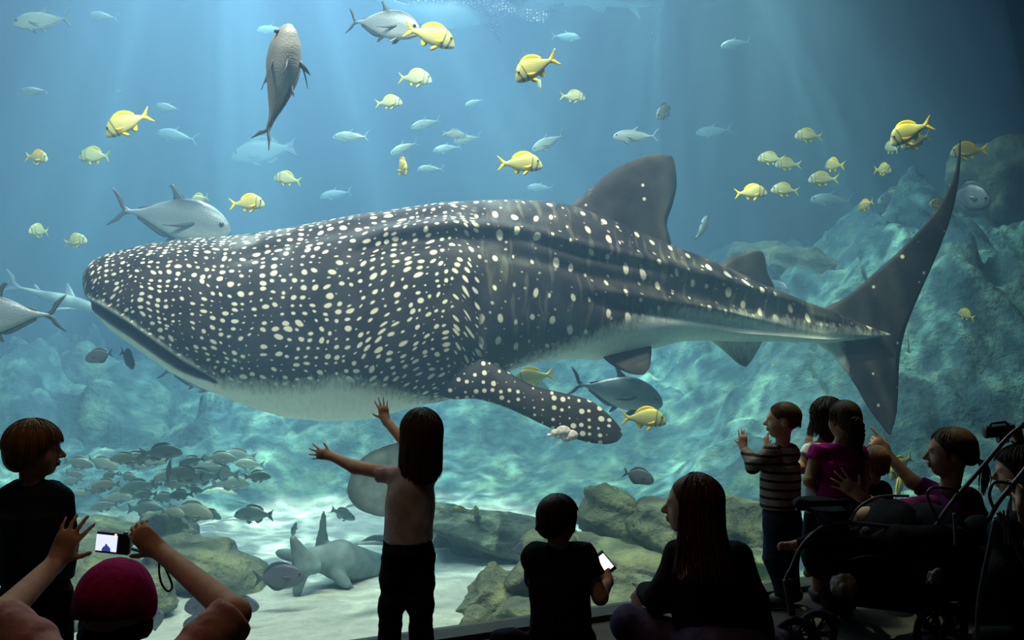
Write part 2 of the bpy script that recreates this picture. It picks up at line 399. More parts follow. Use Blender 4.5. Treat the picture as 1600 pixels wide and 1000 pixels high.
RIDGES = [([(380,398),(420,386),(480,364),(560,347),(640,331),(720,322)], .030, 6), ([(560,386),(600,371),(700,361),(760,364),(820,372),(900,392),(1000,411),(1100,437),(1200,463),(1290,486)], .045, 7), ([(760,385),(820,394),(900,416),(1000,432),(1080,449),(1160,473),(1240,492),(1320,505)], .034, 6), ([(900,455),(1000,470),(1100,484),(1200,501),(1345,523)], .03, 6)]
def build_shark():
    xs = sorted(set([135, 136, 137.5, 139.5, 142, 145, 149, 153, 158] + list(np.linspace(163, 1392, 262))))
    NR = 180
    V = []; F = []; UV = []; BEL = []; MOU = []; ZON = []; LIP = []
    for x in xs:
        zt = sp(x, interp(x, TOP)).z; zb = sp(x, interp(x, BOT)).z; a = sp(x, 500).x
        w = interp(x, HW); h = (zt-zb)/2
        # the widest level sits above the middle in the head, at the keel near the tail
        fc = interp(x, [(135, .55), (300, .52), (600, .50), (800, .50), (1000, .42), (1345, .3)])
        zc = zb + (zt-zb)*fc
        zbel = sp(x, interp(x, BELLY)).z
        zm = sp(x, interp(x, MOUTH)).z if 144 < x < 356 else None
        arc = 0; last = None; ring = []
        for k in range(NR):
            th = 2*math.pi*k/NR       # 0 = top, pi = bottom
            c, s = math.cos(th), math.sin(th)
            e = 2/2.25
            cz = math.copysign(abs(c)**e, c); sb = math.copysign(abs(s)**e, s)
            z = zc + (zt-zc)*cz if c > 0 else zc + (zc-zb)*cz
            bb = -w*sb
            # ridges along the flank
            py_eff = z
            for pts, amp, sig in RIDGES:
                x0, x1 = pts[0][0], pts[-1][0]
                if x0-20 < x < x1+20:
                    zr = sp(x, interp(x, pts)).z; f = min(1, (x-x0+20)/60, (x1+20-x)/60)
                    dz = (z-zr)/(sig/195)
                    g = math.exp(-dz*dz) if dz > 0 else math.exp(-dz*dz*.18)*1 
                    g = math.exp(-dz*dz*.5) - .8*math.exp(-(dz+2.4)**2*.35)
                    if c > -.6: bb *= 1 + amp*f*g/max(.15, w)*1.6 if abs(bb) > .02 else 1; z += amp*f*g*.35
            mo = 0.0; lip = 0.0
            if zm is not None:
                wd = interp(x, [(146, .02), (170, .035), (200, .042), (290, .045), (325, .03), (352, .010)])
                dz = (z - (zm-wd*.9))/wd
                if abs(dz) < 2.6:
                    g = math.exp(-(dz*dz)**2*.9); mo = g; bb *= 1 - .34*g*interp(x, [(150, 1), (300, .8), (352, .1)])
                    bb *= 1 + .05*math.exp(-((dz-1.5)/.5)**2) + .04*math.exp(-((dz+1.8)/.6)**2); lip = math.exp(-((dz-1.35)/.5)**2)
            # gill folds over the pectoral root
            if 600 < x < 760 and c > -.5 and c < .75:
                bb *= 1 + .028*math.exp(-((x-722+10*c)/9)**2) - .02*math.exp(-((x-738+10*c)/8)**2)
            v = Vector((a, bb, z)); ring.append(v)
        # arc from the top on each side
        L = [0]*NR
        for k in range(1, NR//2+1): L[k] = L[k-1] + (ring[k]-ring[k-1]).length
        for k in range(NR-1, NR//2, -1): L[k] = L[(k+1) % NR] + (ring[k]-ring[(k+1) % NR]).length
        for k in range(NR):
            v = ring[k]; V.append(tuple(v)); UV.append((a, L[k]*(1 if k <= NR//2 else -1)))
            BEL.append((v.z-zbel)); 
            if zm is not None:
                wd = interp(x, [(146, .02), (170, .035), (200, .042), (290, .045), (325, .03), (352, .010)]); dz = (v.z-(zm-wd*.9))/wd
                MOU.append(math.exp(-(dz*dz)**2*.7)); LIP.append(math.exp(-((dz-1.35)/.5)**2))
            else: MOU.append(0.0); LIP.append(0.0)
            frac = abs(L[k])/max(.01, L[NR//2])
            ZON.append(float(sstep(650+ (90 if frac > .3 else 90*frac/.3), 745, x)))
    SU = []; acc = 0; la = None
    for i, x in enumerate(xs):
        a = sp(x, 500).x; spc = float(interp(x, [(135, .041), (250, .044), (400, .056), (560, .063), (700, .056), (800, .08), (1345, .09)]))
        if la is not None: acc += (a-la)/spc
        la = a
        for k in range(NR): SU.append((acc*.78, UV[i*NR+k][1]/spc))
    n = len(xs)
    for i in range(n-1):
        for k in range(NR):
            k2 = (k+1) % NR; F.append((i*NR+k, i*NR+k2, (i+1)*NR+k2, (i+1)*NR+k))
    F.append(tuple(range(NR))); F.append(tuple((n-1)*NR+k for k in range(NR))[::-1])
    # ---- fins: sections between a leading and a trailing edge, with a foil's thickness
    def fin(lead, trail, bs, thick, nsec=26, nch=14, zone=2.0, bel=1.0, side=None):
        """lead/trail: photo outlines root->tip; bs: depth offset at each end; the plate is thick in b"""
        base = len(V)
        Lc = smooth_curve([Vector((p[0], p[1], 0)) for p in lead], nsec); Tc = smooth_curve([Vector((p[0], p[1], 0)) for p in trail], nsec)
        for i in range(nsec):
            f = i/(nsec-1); b = bs[0]+(bs[1]-bs[0])*f**1.1
            th = thick*(1-.82*f)
            for sgn in (1, -1):
                rng = range(nch) if sgn == 1 else range(nch-2, 0, -1)
                for j in rng:
                    t = j/(nch-1); P = Lc[i].lerp(Tc[i], t)
                    prof = 2.0*math.sqrt(max(0, t))*(1-t)**.8*(1 if i < nsec-1 else .2)
                    off = th*prof*.5*sgn
                    q = sp(P.x, P.y, b); q = Vector((q.x, q.y+off, q.z)) if side is None else q + Vector(side)*off
                    V.append(tuple(q)); UV.append((q.x, q.z+(5 if sgn > 0 else 0))); BEL.append(bel if not callable(bel) else bel(P.x, P.y)); MOU.append(0.0); LIP.append(0.0); ZON.append(zone)
        m = 2*nch-2
        for i in range(nsec-1):
            for j in range(m):
                j2 = (j+1) % m; F.append((base+i*m+j, base+i*m+j2, base+(i+1)*m+j2, base+(i+1)*m+j))
        F.append(tuple(base+(nsec-1)*m+j for j in range(m))); 
    fin([(850,350),(893,318),(925,292),(958,265),(990,249),(1020,241),(1040,241),(1049,244)], [(1045,430),(1049,384),(1042,350),(1051,320),(1057,292),(1056,268),(1053,250),(1050,245)], (0, 0), .15, zone=2.0)
    fin([(1110,435),(1130,408),(1158,396),(1180,392),(1190,393)], [(1215,470),(1210,450),(1199,425),(1196,405),(1192,394)], (0, 0), .07, 14, 10, zone=2.2)
    # caudal fin, from the top tip to the bottom tip
    tl = [(1500,218),(1497,245),(1489,280),(1468,322),(1440,356),(1398,399),(1360,432),(1325,462),(1285,484),(1262,505),(1270,530),(1305,560),(1335,600),(1358,640),(1388,678)]
    tt = [(1501,218),(1501,250),(1497,290),(1487,335),(1473,376),(1459,410),(1443,446),(1428,480),(1415,515),(1408,545),(1405,570),(1404,595),(1403,620),(1400,650),(1392,680)]
    base = len(V); nsec = 60; nch = 18; m = 2*nch-2
    Lc = smooth_curve([Vector((p[0], p[1], 0)) for p in tl], nsec); Tc = smooth_curve([Vector((p[0], p[1], 0)) for p in tt], nsec)
    for i in range(nsec):
        f = i/(nsec-1); th = .09*(1-abs(f-.62)/.64)**.7+.01
        for sgn in (1, -1):
            rng = range(nch) if sgn == 1 else range(nch-2, 0, -1)
            for j in rng:
                t = j/(nch-1); P = Lc[i].lerp(Tc[i], t); prof = 2.0*math.sqrt(max(0, t))*(1-t)**.8
                q = sp(P.x, P.y, .10*math.sin(f*3.1)-.02); V.append((q.x, q.y+th*prof*.5*sgn, q.z)); UV.append((q.x, q.z)); 
                BEL.append(-.12+.5*max(0, (P.x-1300-(P.y-530)*.25)/40) if P.y > 528 else 1.0); MOU.append(0.0); LIP.append(0.0); ZON.append(2.0)
    for i in range(nsec-1):
        for j in range(m):
            j2 = (j+1) % m; F.append((base+i*m+j, base+i*m+j2, base+(i+1)*m+j2, base+(i+1)*m+j))
    # near pectoral fin reaching towards the glass, and its twin on the far side
    side = (.15, -.75, .65)
    fin([(660,600),(700,622),(745,622),(795,637),(850,664),(900,686),(940,694),(962,691),(970,684)], [(690,480),(735,545),(780,573),(830,601),(880,614),(920,625),(948,645),(966,664),(973,678)], (-.35, -1.15), .20, 34, 18, zone=3.0, side=side)
    fin([(640,560),(690,590),(730,600),(760,600)], [(700,500),(740,540),(760,570),(765,598)], (.4, 1.6), .16, 20, 12, zone=3.0, side=(.15, .75, .65))
    # pelvic fins, anal fin
    fin([(930,545),(950,566),(972,579),(990,585),(1004,586)], [(1012,520),(1018,543),(1017,560),(1015,574),(1008,584)], (-.12, -.42), .05, 12, 10, zone=2.2, side=(.1, -.8, .6))
    fin([(1085,520),(1112,533),(1135,552),(1152,567),(1163,573)], [(1200,525),(1192,533),(1184,548),(1174,564),(1166,573)], (0, 0), .045, 12, 10, zone=2.2, bel=lambda x, y: -.02+.003*(y-545))
    m_, nt, b, out = mat('whale_shark_skin')
    def attr(n):
        a = nd(nt, 'Attribute'); a.attribute_name = n; return a
    uv = attr('skin_uv'); bel = attr('belly').outputs['Fac']; mou = attr('mouth').outputs['Fac']; zon = attr('zone').outputs['Fac']; lip = attr('lip').outputs['Fac']
    U = uv.outputs['Vector']
    # gentle warp so the rows are not ruled
    wn = nd(nt, 'TexNoise', Scale=2.5, Detail=2.0); lk(nt, U, wn.inputs['Vector'])
    wv = nd(nt, 'VectorMath'); wv.operation = 'MULTIPLY_ADD'; lk(nt, wn.outputs['Color'], wv.inputs[0]); wv.inputs[1].default_value = (.12, .12, 0); lk(nt, U, wv.inputs[2])
    def spots(sx, sy, rnd, r0, r1, soft, vec):
        mp = nd(nt, 'Mapping'); mp.inputs['Scale'].default_value = (sx, sy, 1); lk(nt, vec, mp.inputs['Vector'])
        v = nd(nt, 'TexVoronoi', Scale=1.0, Randomness=rnd); v.voronoi_dimensions = '2D'; lk(nt, mp.outputs[0], v.inputs['Vector'])
        sep = nd(nt, 'SeparateColor'); lk(nt, v.outputs['Color'], sep.inputs[0])
        rad = math_(nt, 'MULTIPLY_ADD', sep.outputs[0], r1-r0, r0)
        e = math_(nt, 'SUBTRACT', rad, v.outputs['Distance'])
        return math_(nt, 'MULTIPLY', math_(nt, 'DIVIDE', e, soft, clamp=True), 1.0), sep.outputs[1]
    suv = attr('spot_uv').outputs['Vector']; wn2 = nd(nt, 'TexNoise', Scale=.16, Detail=2.0); lk(nt, suv, wn2.inputs['Vector'])
    wv2 = nd(nt, 'VectorMath'); wv2.operation = 'MULTIPLY_ADD'; lk(nt, wn2.outputs['Color'], wv2.inputs[0]); wv2.inputs[1].default_value = (3.2, 3.2, 0); lk(nt, suv, wv2.inputs[2])
    head, _ = spots(1.0, 1.0, .50, .09, .385, .11, wv2.outputs[0])
    row, _ = spots(7.0, 4.5, .34, .09, .21, .06, wv.outputs[0])
    thin, r2 = spots(7.5, 8.5, .8, .02, .13, .05, wv.outputs[0])
    rear = math_(nt, 'MAXIMUM', row, math_(nt, 'MULTIPLY', thin, .55))
    # faint upright streaks between the rows on the flank
    mps = nd(nt, 'Mapping'); mps.inputs['Scale'].default_value = (16, 2.6, 1); lk(nt, wv.outputs[0], mps.inputs['Vector'])
    st = nd(nt, 'TexNoise', Scale=1.0, Detail=2.0); st.noise_dimensions = '2D'; lk(nt, mps.outputs[0], st.inputs['Vector'])
    streak = ramp(nt, st.outputs['Fac'], [(.56, (0, 0, 0)), (.68, (1, 1, 1))])
    rear = math_(nt, 'MAXIMUM', rear, math_(nt, 'MULTIPLY', streak, .08))
    fins, _ = spots(4.5, 4.5, .9, -.04, .10, .05, U)
    z01 = math_(nt, 'MULTIPLY', zon, 1.0, clamp=True)
    sp1 = math_(nt, 'ADD', math_(nt, 'MULTIPLY', head, math_(nt, 'SUBTRACT', 1.0, z01)), math_(nt, 'MULTIPLY', rear, z01))
    isfin = math_(nt, 'GREATER_THAN', zon, 1.5); ispec = math_(nt, 'GREATER_THAN', zon, 2.6)
    pec, _ = spots(1.15, 1.15, .60, .06, .36, .10, suv)
    sp2 = math_(nt, 'ADD', math_(nt, 'MULTIPLY', sp1, math_(nt, 'SUBTRACT', 1.0, isfin)), math_(nt, 'MULTIPLY', isfin, math_(nt, 'ADD', math_(nt, 'MULTIPLY', fins, math_(nt, 'SUBTRACT', 1.0, ispec)), math_(nt, 'MULTIPLY', pec, ispec))))
    nb = nd(nt, 'TexNoise', Scale=5.0, Detail=5.0); lk(nt, U, nb.inputs['Vector'])
    skin = ramp(nt, nb.outputs['Fac'], [(.3, (.016, .014, .017)), (.7, (.046, .040, .042))])
    # ragged edge between the dark back and the pale belly
    mpe = nd(nt, 'Mapping'); mpe.inputs['Scale'].default_value = (14, 5, 1); mpe.inputs['Rotation'].default_value = (0, 0, .6); lk(nt, U, mpe.inputs['Vector'])
    ne = nd(nt, 'TexNoise', Scale=2.0, Detail=5.0, Roughness=.7); lk(nt, mpe.outputs[0], ne.inputs['Vector'])
    be = math_(nt, 'ADD', bel, math_(nt, 'MULTIPLY_ADD', ne.outputs['Fac'], .22, -.11))
    dark = ramp(nt, math_(nt, 'MULTIPLY_ADD', be, 4.5, .5), [(.2, (0, 0, 0)), (.8, (1, 1, 1))])
    spotc = mixc(nt, math_(nt, 'MULTIPLY', sp2, math_(nt, 'MULTIPLY_ADD', bel, 14, .3, clamp=True)), skin, (.80, .72, .56))
    belly = ramp(nt, ne.outputs['Fac'], [(.3, (.70, .75, .68)), (.7, (.86, .89, .82))])
    col = mixc(nt, dark, belly, spotc)
    col = mixc(nt, math_(nt, 'MULTIPLY', lip, .7), col, (.42, .48, .42))
    col = mixc(nt, mou, col, (.02, .022, .025))
    lk(nt, col, b.inputs['Base Color']); b.inputs['Roughness'].default_value = .55; b.inputs['Specular IOR Level'].default_value = .12
    nf = nd(nt, 'TexNoise', Scale=40.0, Detail=3.0); lk(nt, U, nf.inputs['Vector']); bump(nt, b, nf.outputs['Fac'], .2, .01)
    o = mesh_obj('whale_shark', V, F, m_)
    me = o.data
    for nm, dat in (('belly', BEL), ('mouth', MOU), ('zone', ZON), ('lip', LIP)):
        me.attributes.new(nm, 'FLOAT', 'POINT').data.foreach_set('value', [float(x) for x in dat])
    me.attributes.new('skin_uv', 'FLOAT_VECTOR', 'POINT').data.foreach_set('vector', [c for u in UV for c in (u[0]+10, u[1]+10, 0)])
    SU += [(u[0]/.07, u[1]/.07) for u in UV[len(SU):]]
    me.attributes.new('spot_uv', 'FLOAT_VECTOR', 'POINT').data.foreach_set('vector', [c for u in SU for c in (u[0]+40, u[1]+40, 0)])
    bm = bmesh.new(); bm.from_mesh(me); bmesh.ops.recalc_face_normals(bm, faces=bm.faces); bm.to_mesh(me); bm.free()
    me.polygons.foreach_set('use_smooth', [True]*len(me.polygons))
    o.location = S0; o.rotation_euler = (0, 0, PHI)
    tag(o, 'huge spotted whale shark swimming across the whole window, tail fin towards the strollers', 'whale shark')
    eye = MB().ball((0, 0, 0), .022, 14, 10).build('eye', simple('shark_eye', (.01, .01, .012), .15), o); eye.location = sp(143, 454, -.16)
    g = MB()
    for (px, py, r) in ((868, 676, .035), (880, 674, .055), (893, 680, .05), (885, 684, .04), (873, 681, .03), (858, 680, .018)):
        q = sp(px, py, -.98); g.ball(q, (r, r*.8, r*.75), 10, 8)
    gr = g.build('skin_growth', simple('pale_growth', (.62, .55, .52), .8, .5, 40, bmp=.8), o); gr['label'] = 'pale lumpy growth on the edge of the pectoral fin'
    for (sx, pts) in ((0, [(715,470),(722,520),(720,570),(712,600)]), (0, [(690,480),(697,520),(695,560),(690,590)]), (0, [(738,455),(745,500),(744,540)])):
        pass
    return o
shark = build_shark()
far = shark.copy(); C.objects.link(far); far.location = at(800, -52, 18.0); far.scale = (.85, .85, .85) ; far.rotation_euler = (0, 0, math.radians(8)); far.rotation_euler.x = 0
far['label'] = 'faint second whale shark swimming high and far behind, cut by the top of the picture'
for ch in list(shark.children):
    if ch.name.startswith('eye'):
        c2 = ch.copy(); C.objects.link(c2); c2.parent = far
# ================================================================= fish
def fish_mesh(name, top, bot, wid, tail, dorsal=None, anal=None, pelvic=None, pect=None, bend=0.0, nx=30, nr=18):
    """unit fish, snout at +.5, tail root near -.36; outlines are (x, z) pairs"""
    V = []; F = []; FN = []
    xs = [.5 - (1-math.cos(math.pi*i/(nx-1)))*.5*(.5-top[-1][0]) for i in range(nx)]
    tp = sorted(top); bp = sorted(bot); wp = sorted(wid)
    def bx(x): return bend*(max(0, .15-x))**2
    for x in xs:
        zt, zb, w = interp(x, tp), interp(x, bp), interp(x, wp); zc = (zt+zb)/2
        for k in range(nr):
            th = 2*math.pi*k/nr; c, s = math.cos(th), math.sin(th)
            V.append((x, w*math.copysign(abs(s)**.95, s)+bx(x), zc+(zt-zb)/2*math.copysign(abs(c)**.9, c))); FN.append(0.0)
    n = len(xs)
    for i in range(n-1):
        for k in range(nr): k2 = (k+1) % nr; F.append((i*nr+k, (i+1)*nr+k, (i+1)*nr+k2, i*nr+k2))
    F.append(tuple(range(nr))); F.append(tuple((n-1)*nr+k for k in range(nr))[::-1])
    def plate(A, B, th, y0=0.0, y1=0.0, ns=10, nc=5):
        base = len(V); A = smooth_curve([Vector((a[0], 0, a[1])) for a in A], ns); B = smooth_curve([Vector((a[0], 0, a[1])) for a in B], ns)
        m = 2*nc-2
        for i in range(ns):
            for sg in (1, -1):
                for j in (range(nc) if sg == 1 else range(nc-2, 0, -1)):
                    t = j/(nc-1); p = A[i].lerp(B[i], t); y = y0+(y1-y0)*(i/(ns-1) if abs(y1-y0) > 1e-6 else 0)
                    V.append((p.x, y+bx(p.x)+sg*th*math.sqrt(max(0, t*(1-t)))*(1-.7*i/(ns-1)), p.z)); FN.append(1.0)
        for i in range(ns-1):
            for j in range(m): j2 = (j+1) % m; F.append((base+i*m+j, base+i*m+j2, base+(i+1)*m+j2, base+(i+1)*m+j))
        F.append(tuple(base+j for j in range(m))[::-1]); F.append(tuple(base+(ns-1)*m+j for j in range(m)))
    for A, B in tail: plate(A, B, .012)
    for d in (dorsal or []): plate(*d, .010)
    for d in (anal or []): plate(*d, .010)
    for d in (pelvic or []):
        plate(*d, .012, .03, .07); plate(*d, .012, -.03, -.07)
    for d in (pect or []):
        w = interp(d[0][0][0], wp); plate(*d, .010, w*.92, w+.05); plate(*d, .010, -w*.92, -w-.05)
    me = bpy.data.meshes.new(name); me.from_pydata(V, [], F)
    bm = bmesh.new(); bm.from_mesh(me); bmesh.ops.recalc_face_normals(bm, faces=bm.faces); bm.to_mesh(me); bm.free()
    me.polygons.foreach_set('use_smooth', [True]*len(me.polygons))
    me.attributes.new('fin', 'FLOAT', 'POINT').data.foreach_set('value', FN)
    return me
def fork(rx, rz, tipx, tz, mid, tzb=None):
    tzb = tz if tzb is None else tzb
    return [([(rx+.03, rz), (rx-.03, rz+.03), ((rx+tipx)/2+.01, tz*.62), (tipx, tz)], [(rx+.03, -.01), (mid, -.0), ((mid+tipx)/2-.0, tz*.45), (tipx-.012, tz)]),
            ([(rx+.03, -rz), (rx-.03, -rz-.03), ((rx+tipx)/2+.01, -tzb*.62), (tipx, -tzb)], [(rx+.03, .01), (mid, .0), ((mid+tipx)/2-.0, -tzb*.45), (tipx-.012, -tzb)])]
def yellow_mesh(bend):
    return fish_mesh('yellow_fish', [(.5, -.055), (.485, -.01), (.45, .05), (.38, .13), (.30, .18), (.2, .205), (.08, .20), (-.08, .15), (-.22, .075), (-.30, .042), (-.36, .036)],
        [(.5, -.075), (.47, -.11), (.4, -.135), (.28, -.155), (.1, -.155), (-.08, -.12), (-.22, -.06), (-.30, -.038), (-.36, -.034)],
        [(.5, .01), (.46, .035), (.38, .065), (.25, .085), (.1, .085), (-.1, .06), (-.25, .028), (-.36, .014)],
        fork(-.34, .034, -.5, .15, -.40),
        [([(.30, .16), (.2, .225), (.05, .25), (-.1, .205), (-.20, .12)], [(.28, .15), (.2, .19), (.05, .19), (-.1, .13), (-.19, .07)])],
        [([(.0, -.13), (-.05, -.19), (-.10, -.19)], [(-.18, -.06), (-.15, -.12), (-.125, -.185)])],
        [([(.20, -.14), (.14, -.20), (.07, -.225)], [(.12, -.14), (.08, -.18), (.06, -.22)])],
        [([(.26, -.03), (.18, -.05), (.08, -.075)], [(.25, -.07), (.18, -.10), (.08, -.08)])], bend)
def jack_mesh(bend, deep=1.0):
    d = deep
    return fish_mesh('jack', [(.5, -.03), (.48, .02), (.42, .07*d), (.33, .115*d), (.2, .145*d), (.05, .14*d), (-.1, .095*d), (-.25, .04), (-.33, .018), (-.38, .014)],
        [(.5, -.06), (.46, -.09*d), (.35, -.125*d), (.2, -.14*d), (.05, -.13*d), (-.1, -.085*d), (-.25, -.035), (-.33, -.016), (-.38, -.013)],
        [(.5, .012), (.45, .035), (.33, .062), (.15, .07), (-.05, .05), (-.25, .02), (-.38, .012)],
        fork(-.36, .012, -.5, .17, -.40, .14),
        [([(.10, .13*d), (.03, .17*d), (-.03, .215*d), (-.06, .21*d)], [(-.02, .11*d), (-.02, .15*d), (-.045, .19*d), (-.065, .205*d)]),
         ([(-.02, .11*d), (-.15, .095), (-.28, .05)], [(-.02, .09*d), (-.15, .06), (-.29, .025)])],
        [([(.02, -.12*d), (-.08, -.125*d), (-.28, -.048)], [(.0, -.10*d), (-.12, -.06), (-.29, -.02)]), ([(.06, -.12*d), (.0, -.17*d), (-.03, -.18*d)], [(-.0, -.11*d), (-.02, -.14*d), (-.035, -.178*d)])],
        [([(.25, -.12*d), (.2, -.165*d), (.14, -.17*d)], [(.19, -.12*d), (.16, -.145*d), (.135, -.168*d)])],
        [([(.22, -.0), (.12, -.035), (-.02, -.065)], [(.22, -.035), (.12, -.065), (-.02, -.07)])], bend)
def oval_mesh(bend):
    return fish_mesh('surgeonfish', [(.5, -.03), (.48, .04), (.42, .12), (.3, .2), (.1, .25), (-.1, .22), (-.25, .12), (-.32, .05), (-.37, .04)],
        [(.5, -.06), (.46, -.12), (.35, -.19), (.1, -.24), (-.1, -.21), (-.25, -.11), (-.32, -.05), (-.37, -.04)],
        [(.5, .012), (.4, .05), (.2, .075), (0, .07), (-.25, .03), (-.37, .012)],
        fork(-.35, .035, -.5, .17, -.42),
        [([(.33, .17), (.1, .29), (-.15, .27), (-.30, .11)], [(.3, .16), (.1, .23), (-.15, .17), (-.30, .06)])],
        [([(.15, -.22), (-.1, -.27), (-.30, -.10)], [(.1, -.2), (-.12, -.18), (-.30, -.05)])], None,
        [([(.25, .0), (.17, .03), (.08, .02)], [(.25, -.04), (.17, -.05), (.08, -.01)])], bend)
def slim_mesh(bend):
    return fish_mesh('reef_fish', [(.5, -.03), (.47, .02), (.4, .06), (.28, .105), (.1, .13), (-.1, .11), (-.25, .055), (-.33, .038), (-.38, .036)],
        [(.5, -.05), (.45, -.075), (.3, -.11), (.1, -.12), (-.1, -.10), (-.25, -.055), (-.33, -.035), (-.38, -.033)],
        [(.5, .012), (.42, .045), (.25, .07), (.05, .07), (-.2, .035), (-.38, .012)],
        fork(-.36, .03, -.5, .10, -.45),
        [([(.28, .09), (.1, .165), (-.12, .15), (-.24, .085)], [(.26, .085), (.1, .12), (-.12, .095), (-.24, .045)])],
        [([(.0, -.11), (-.08, -.15), (-.2, -.11)], [(-.02, -.1), (-.1, -.1), (-.22, -.05)])],
        [([(.2, -.11), (.14, -.15), (.08, -.16)], [(.14, -.11), (.1, -.13), (.075, -.155)])],
        [([(.24, -.02), (.14, -.04), (.05, -.05)], [(.24, -.055), (.14, -.08), (.05, -.06)])], bend)
def fish_mat(name, back, flank, belly, finc, stripes=None, bars=None, rough=.4, scale=60, metal=0.0):
    m, nt, b, out = mat(name)
    tc = nd(nt, 'TexCoord'); sx = nd(nt, 'SeparateXYZ'); lk(nt, tc.outputs['Object'], sx.inputs[0])
    z = sx.outputs['Z']; x = sx.outputs['X']
    nz = nd(nt, 'TexNoise', Scale=9.0, Detail=4.0); lk(nt, tc.outputs['Object'], nz.inputs['Vector'])
    zz = math_(nt, 'ADD', math_(nt, 'MULTIPLY_ADD', z, 3.0, .5), math_(nt, 'MULTIPLY_ADD', nz.outputs['Fac'], .2, -.1))
    col = ramp(nt, zz, [(.12, belly), (.45, flank), (.72, flank), (.95, back)])
    if stripes:
        w = math_(nt, 'SINE', math_(nt, 'MULTIPLY', math_(nt, 'ADD', z, math_(nt, 'MULTIPLY', math_(nt, 'MULTIPLY', x, x), .35)), 190))
        f = math_(nt, 'MULTIPLY', math_(nt, 'GREATER_THAN', w, .35), math_(nt, 'LESS_THAN', x, .30)); col = mixc(nt, math_(nt, 'MULTIPLY', f, .65), col, stripes)
    if bars:
        for c0, wd, sl in ((.40, .022, -.35), (.275, .016, -.12)):
            e = math_(nt, 'ABSOLUTE', math_(nt, 'SUBTRACT', math_(nt, 'ADD', x, math_(nt, 'MULTIPLY', z, sl)), c0)); f = math_(nt, 'LESS_THAN', e, wd)
            col = mixc(nt, math_(nt, 'MULTIPLY', f, .8), col, bars)
    sc = nd(nt, 'TexVoronoi', Scale=scale); lk(nt, tc.outputs['Object'], sc.inputs['Vector'])
    fa = nd(nt, 'Attribute'); fa.attribute_name = 'fin'
    col = mixc(nt, fa.outputs['Fac'], col, finc); lk(nt, col, b.inputs['Base Color'])
    bump(nt, b, sc.outputs['Distance'], .15, .01); b.inputs['Roughness'].default_value = rough; b.inputs['Metallic'].default_value = metal
    return m
M_yel = fish_mat('yellow_scales', (.42, .38, .06), (.42, .45, .20), (.58, .64, .46), (.85, .58, .02), (.66, .52, .04), (.12, .14, .06))
M_pyel = fish_mat('pale_yellow_scales', (.34, .40, .16), (.42, .52, .34), (.54, .62, .48), (.52, .54, .10), (.50, .50, .12), (.16, .22, .14))
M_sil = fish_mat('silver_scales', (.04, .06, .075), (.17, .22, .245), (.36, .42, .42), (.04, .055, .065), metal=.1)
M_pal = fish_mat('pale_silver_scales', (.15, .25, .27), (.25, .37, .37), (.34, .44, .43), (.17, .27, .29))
M_drk = fish_mat('dark_scales', (.06, .075, .10), (.09, .105, .13), (.10, .115, .13), (.05, .06, .085))
M_grn = fish_mat('olive_scales', (.13, .18, .17), (.20, .27, .23), (.32, .38, .32), (.14, .19, .18))
M_eye = simple('fish_eye', (.01, .01, .01), .15)
eyeme = MB().ball((0, 0, 0), .02, 10, 6); _e = eyeme.build('eye', M_eye); EYE = _e.data; bpy.data.objects.remove(_e)
SPEC = {'yellow': ('yellow_fish', [yellow_mesh(b) for b in (-.25, .0, .3)], M_yel, (.395, .052, .045)),
        'pyellow': ('yellow_fish', [yellow_mesh(b) for b in (-.25, .1, .3)], M_pyel, (.395, .052, .045)),
        'jack': ('jackfish', [jack_mesh(b) for b in (-.2, .2)], M_sil, (.43, .038, .01)),
        'djack': ('jackfish', [jack_mesh(b, 1.25) for b in (-.2, .25)], M_sil, (.43, .038, .01)),
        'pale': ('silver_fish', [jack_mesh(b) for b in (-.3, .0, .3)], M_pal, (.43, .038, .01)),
        'oval': ('surgeonfish', [oval_mesh(b) for b in (-.2, .2)], M_drk, (.41, .045, .03)),
        'slim': ('reef_fish', [slim_mesh(b) for b in (-.4, .0, .4)], M_grn, (.42, .042, .02))}
for k_, (n_, ms_, m_, e_) in SPEC.items():
    for me_ in ms_: me_.materials.append(m_)
_fi = [0]
def fish(sp_, px, py, L, Y, yaw, pitch, label, cat='fish', group=None, roll=0, eyes=None, bendi=None):
    """yaw 0 = heads to the picture's right, 180 = to the left, 90 = away; pitch up +; L = length in the photo seen side-on"""
    nm, ms, m, e = SPEC[sp_]; _fi[0] += 1
    o = bpy.data.objects.new(nm, ms[(_fi[0]*7 if bendi is None else bendi) % len(ms)]); C.objects.link(o)
    s = L*Y/FPX; o.location = at(px, py, Y); o.scale = (s, s, s*{'slim': 1.45, 'yellow': 1.14, 'pyellow': 1.14}.get(sp_, 1.0))
    R = Matrix.Rotation(math.radians(yaw), 3, 'Z') @ Matrix.Rotation(math.radians(-pitch), 3, 'Y') @ Matrix.Rotation(math.radians(roll), 3, 'X')
    o.rotation_euler = R.to_euler()
    tag(o, label, cat, group)
    if (L > 36 if eyes is None else eyes):
        for sg in (1, -1):
            c = bpy.data.objects.new('eye', EYE); C.objects.link(c); c.parent = o; c.location = (e[0], e[1]*sg, e[2])
    return o
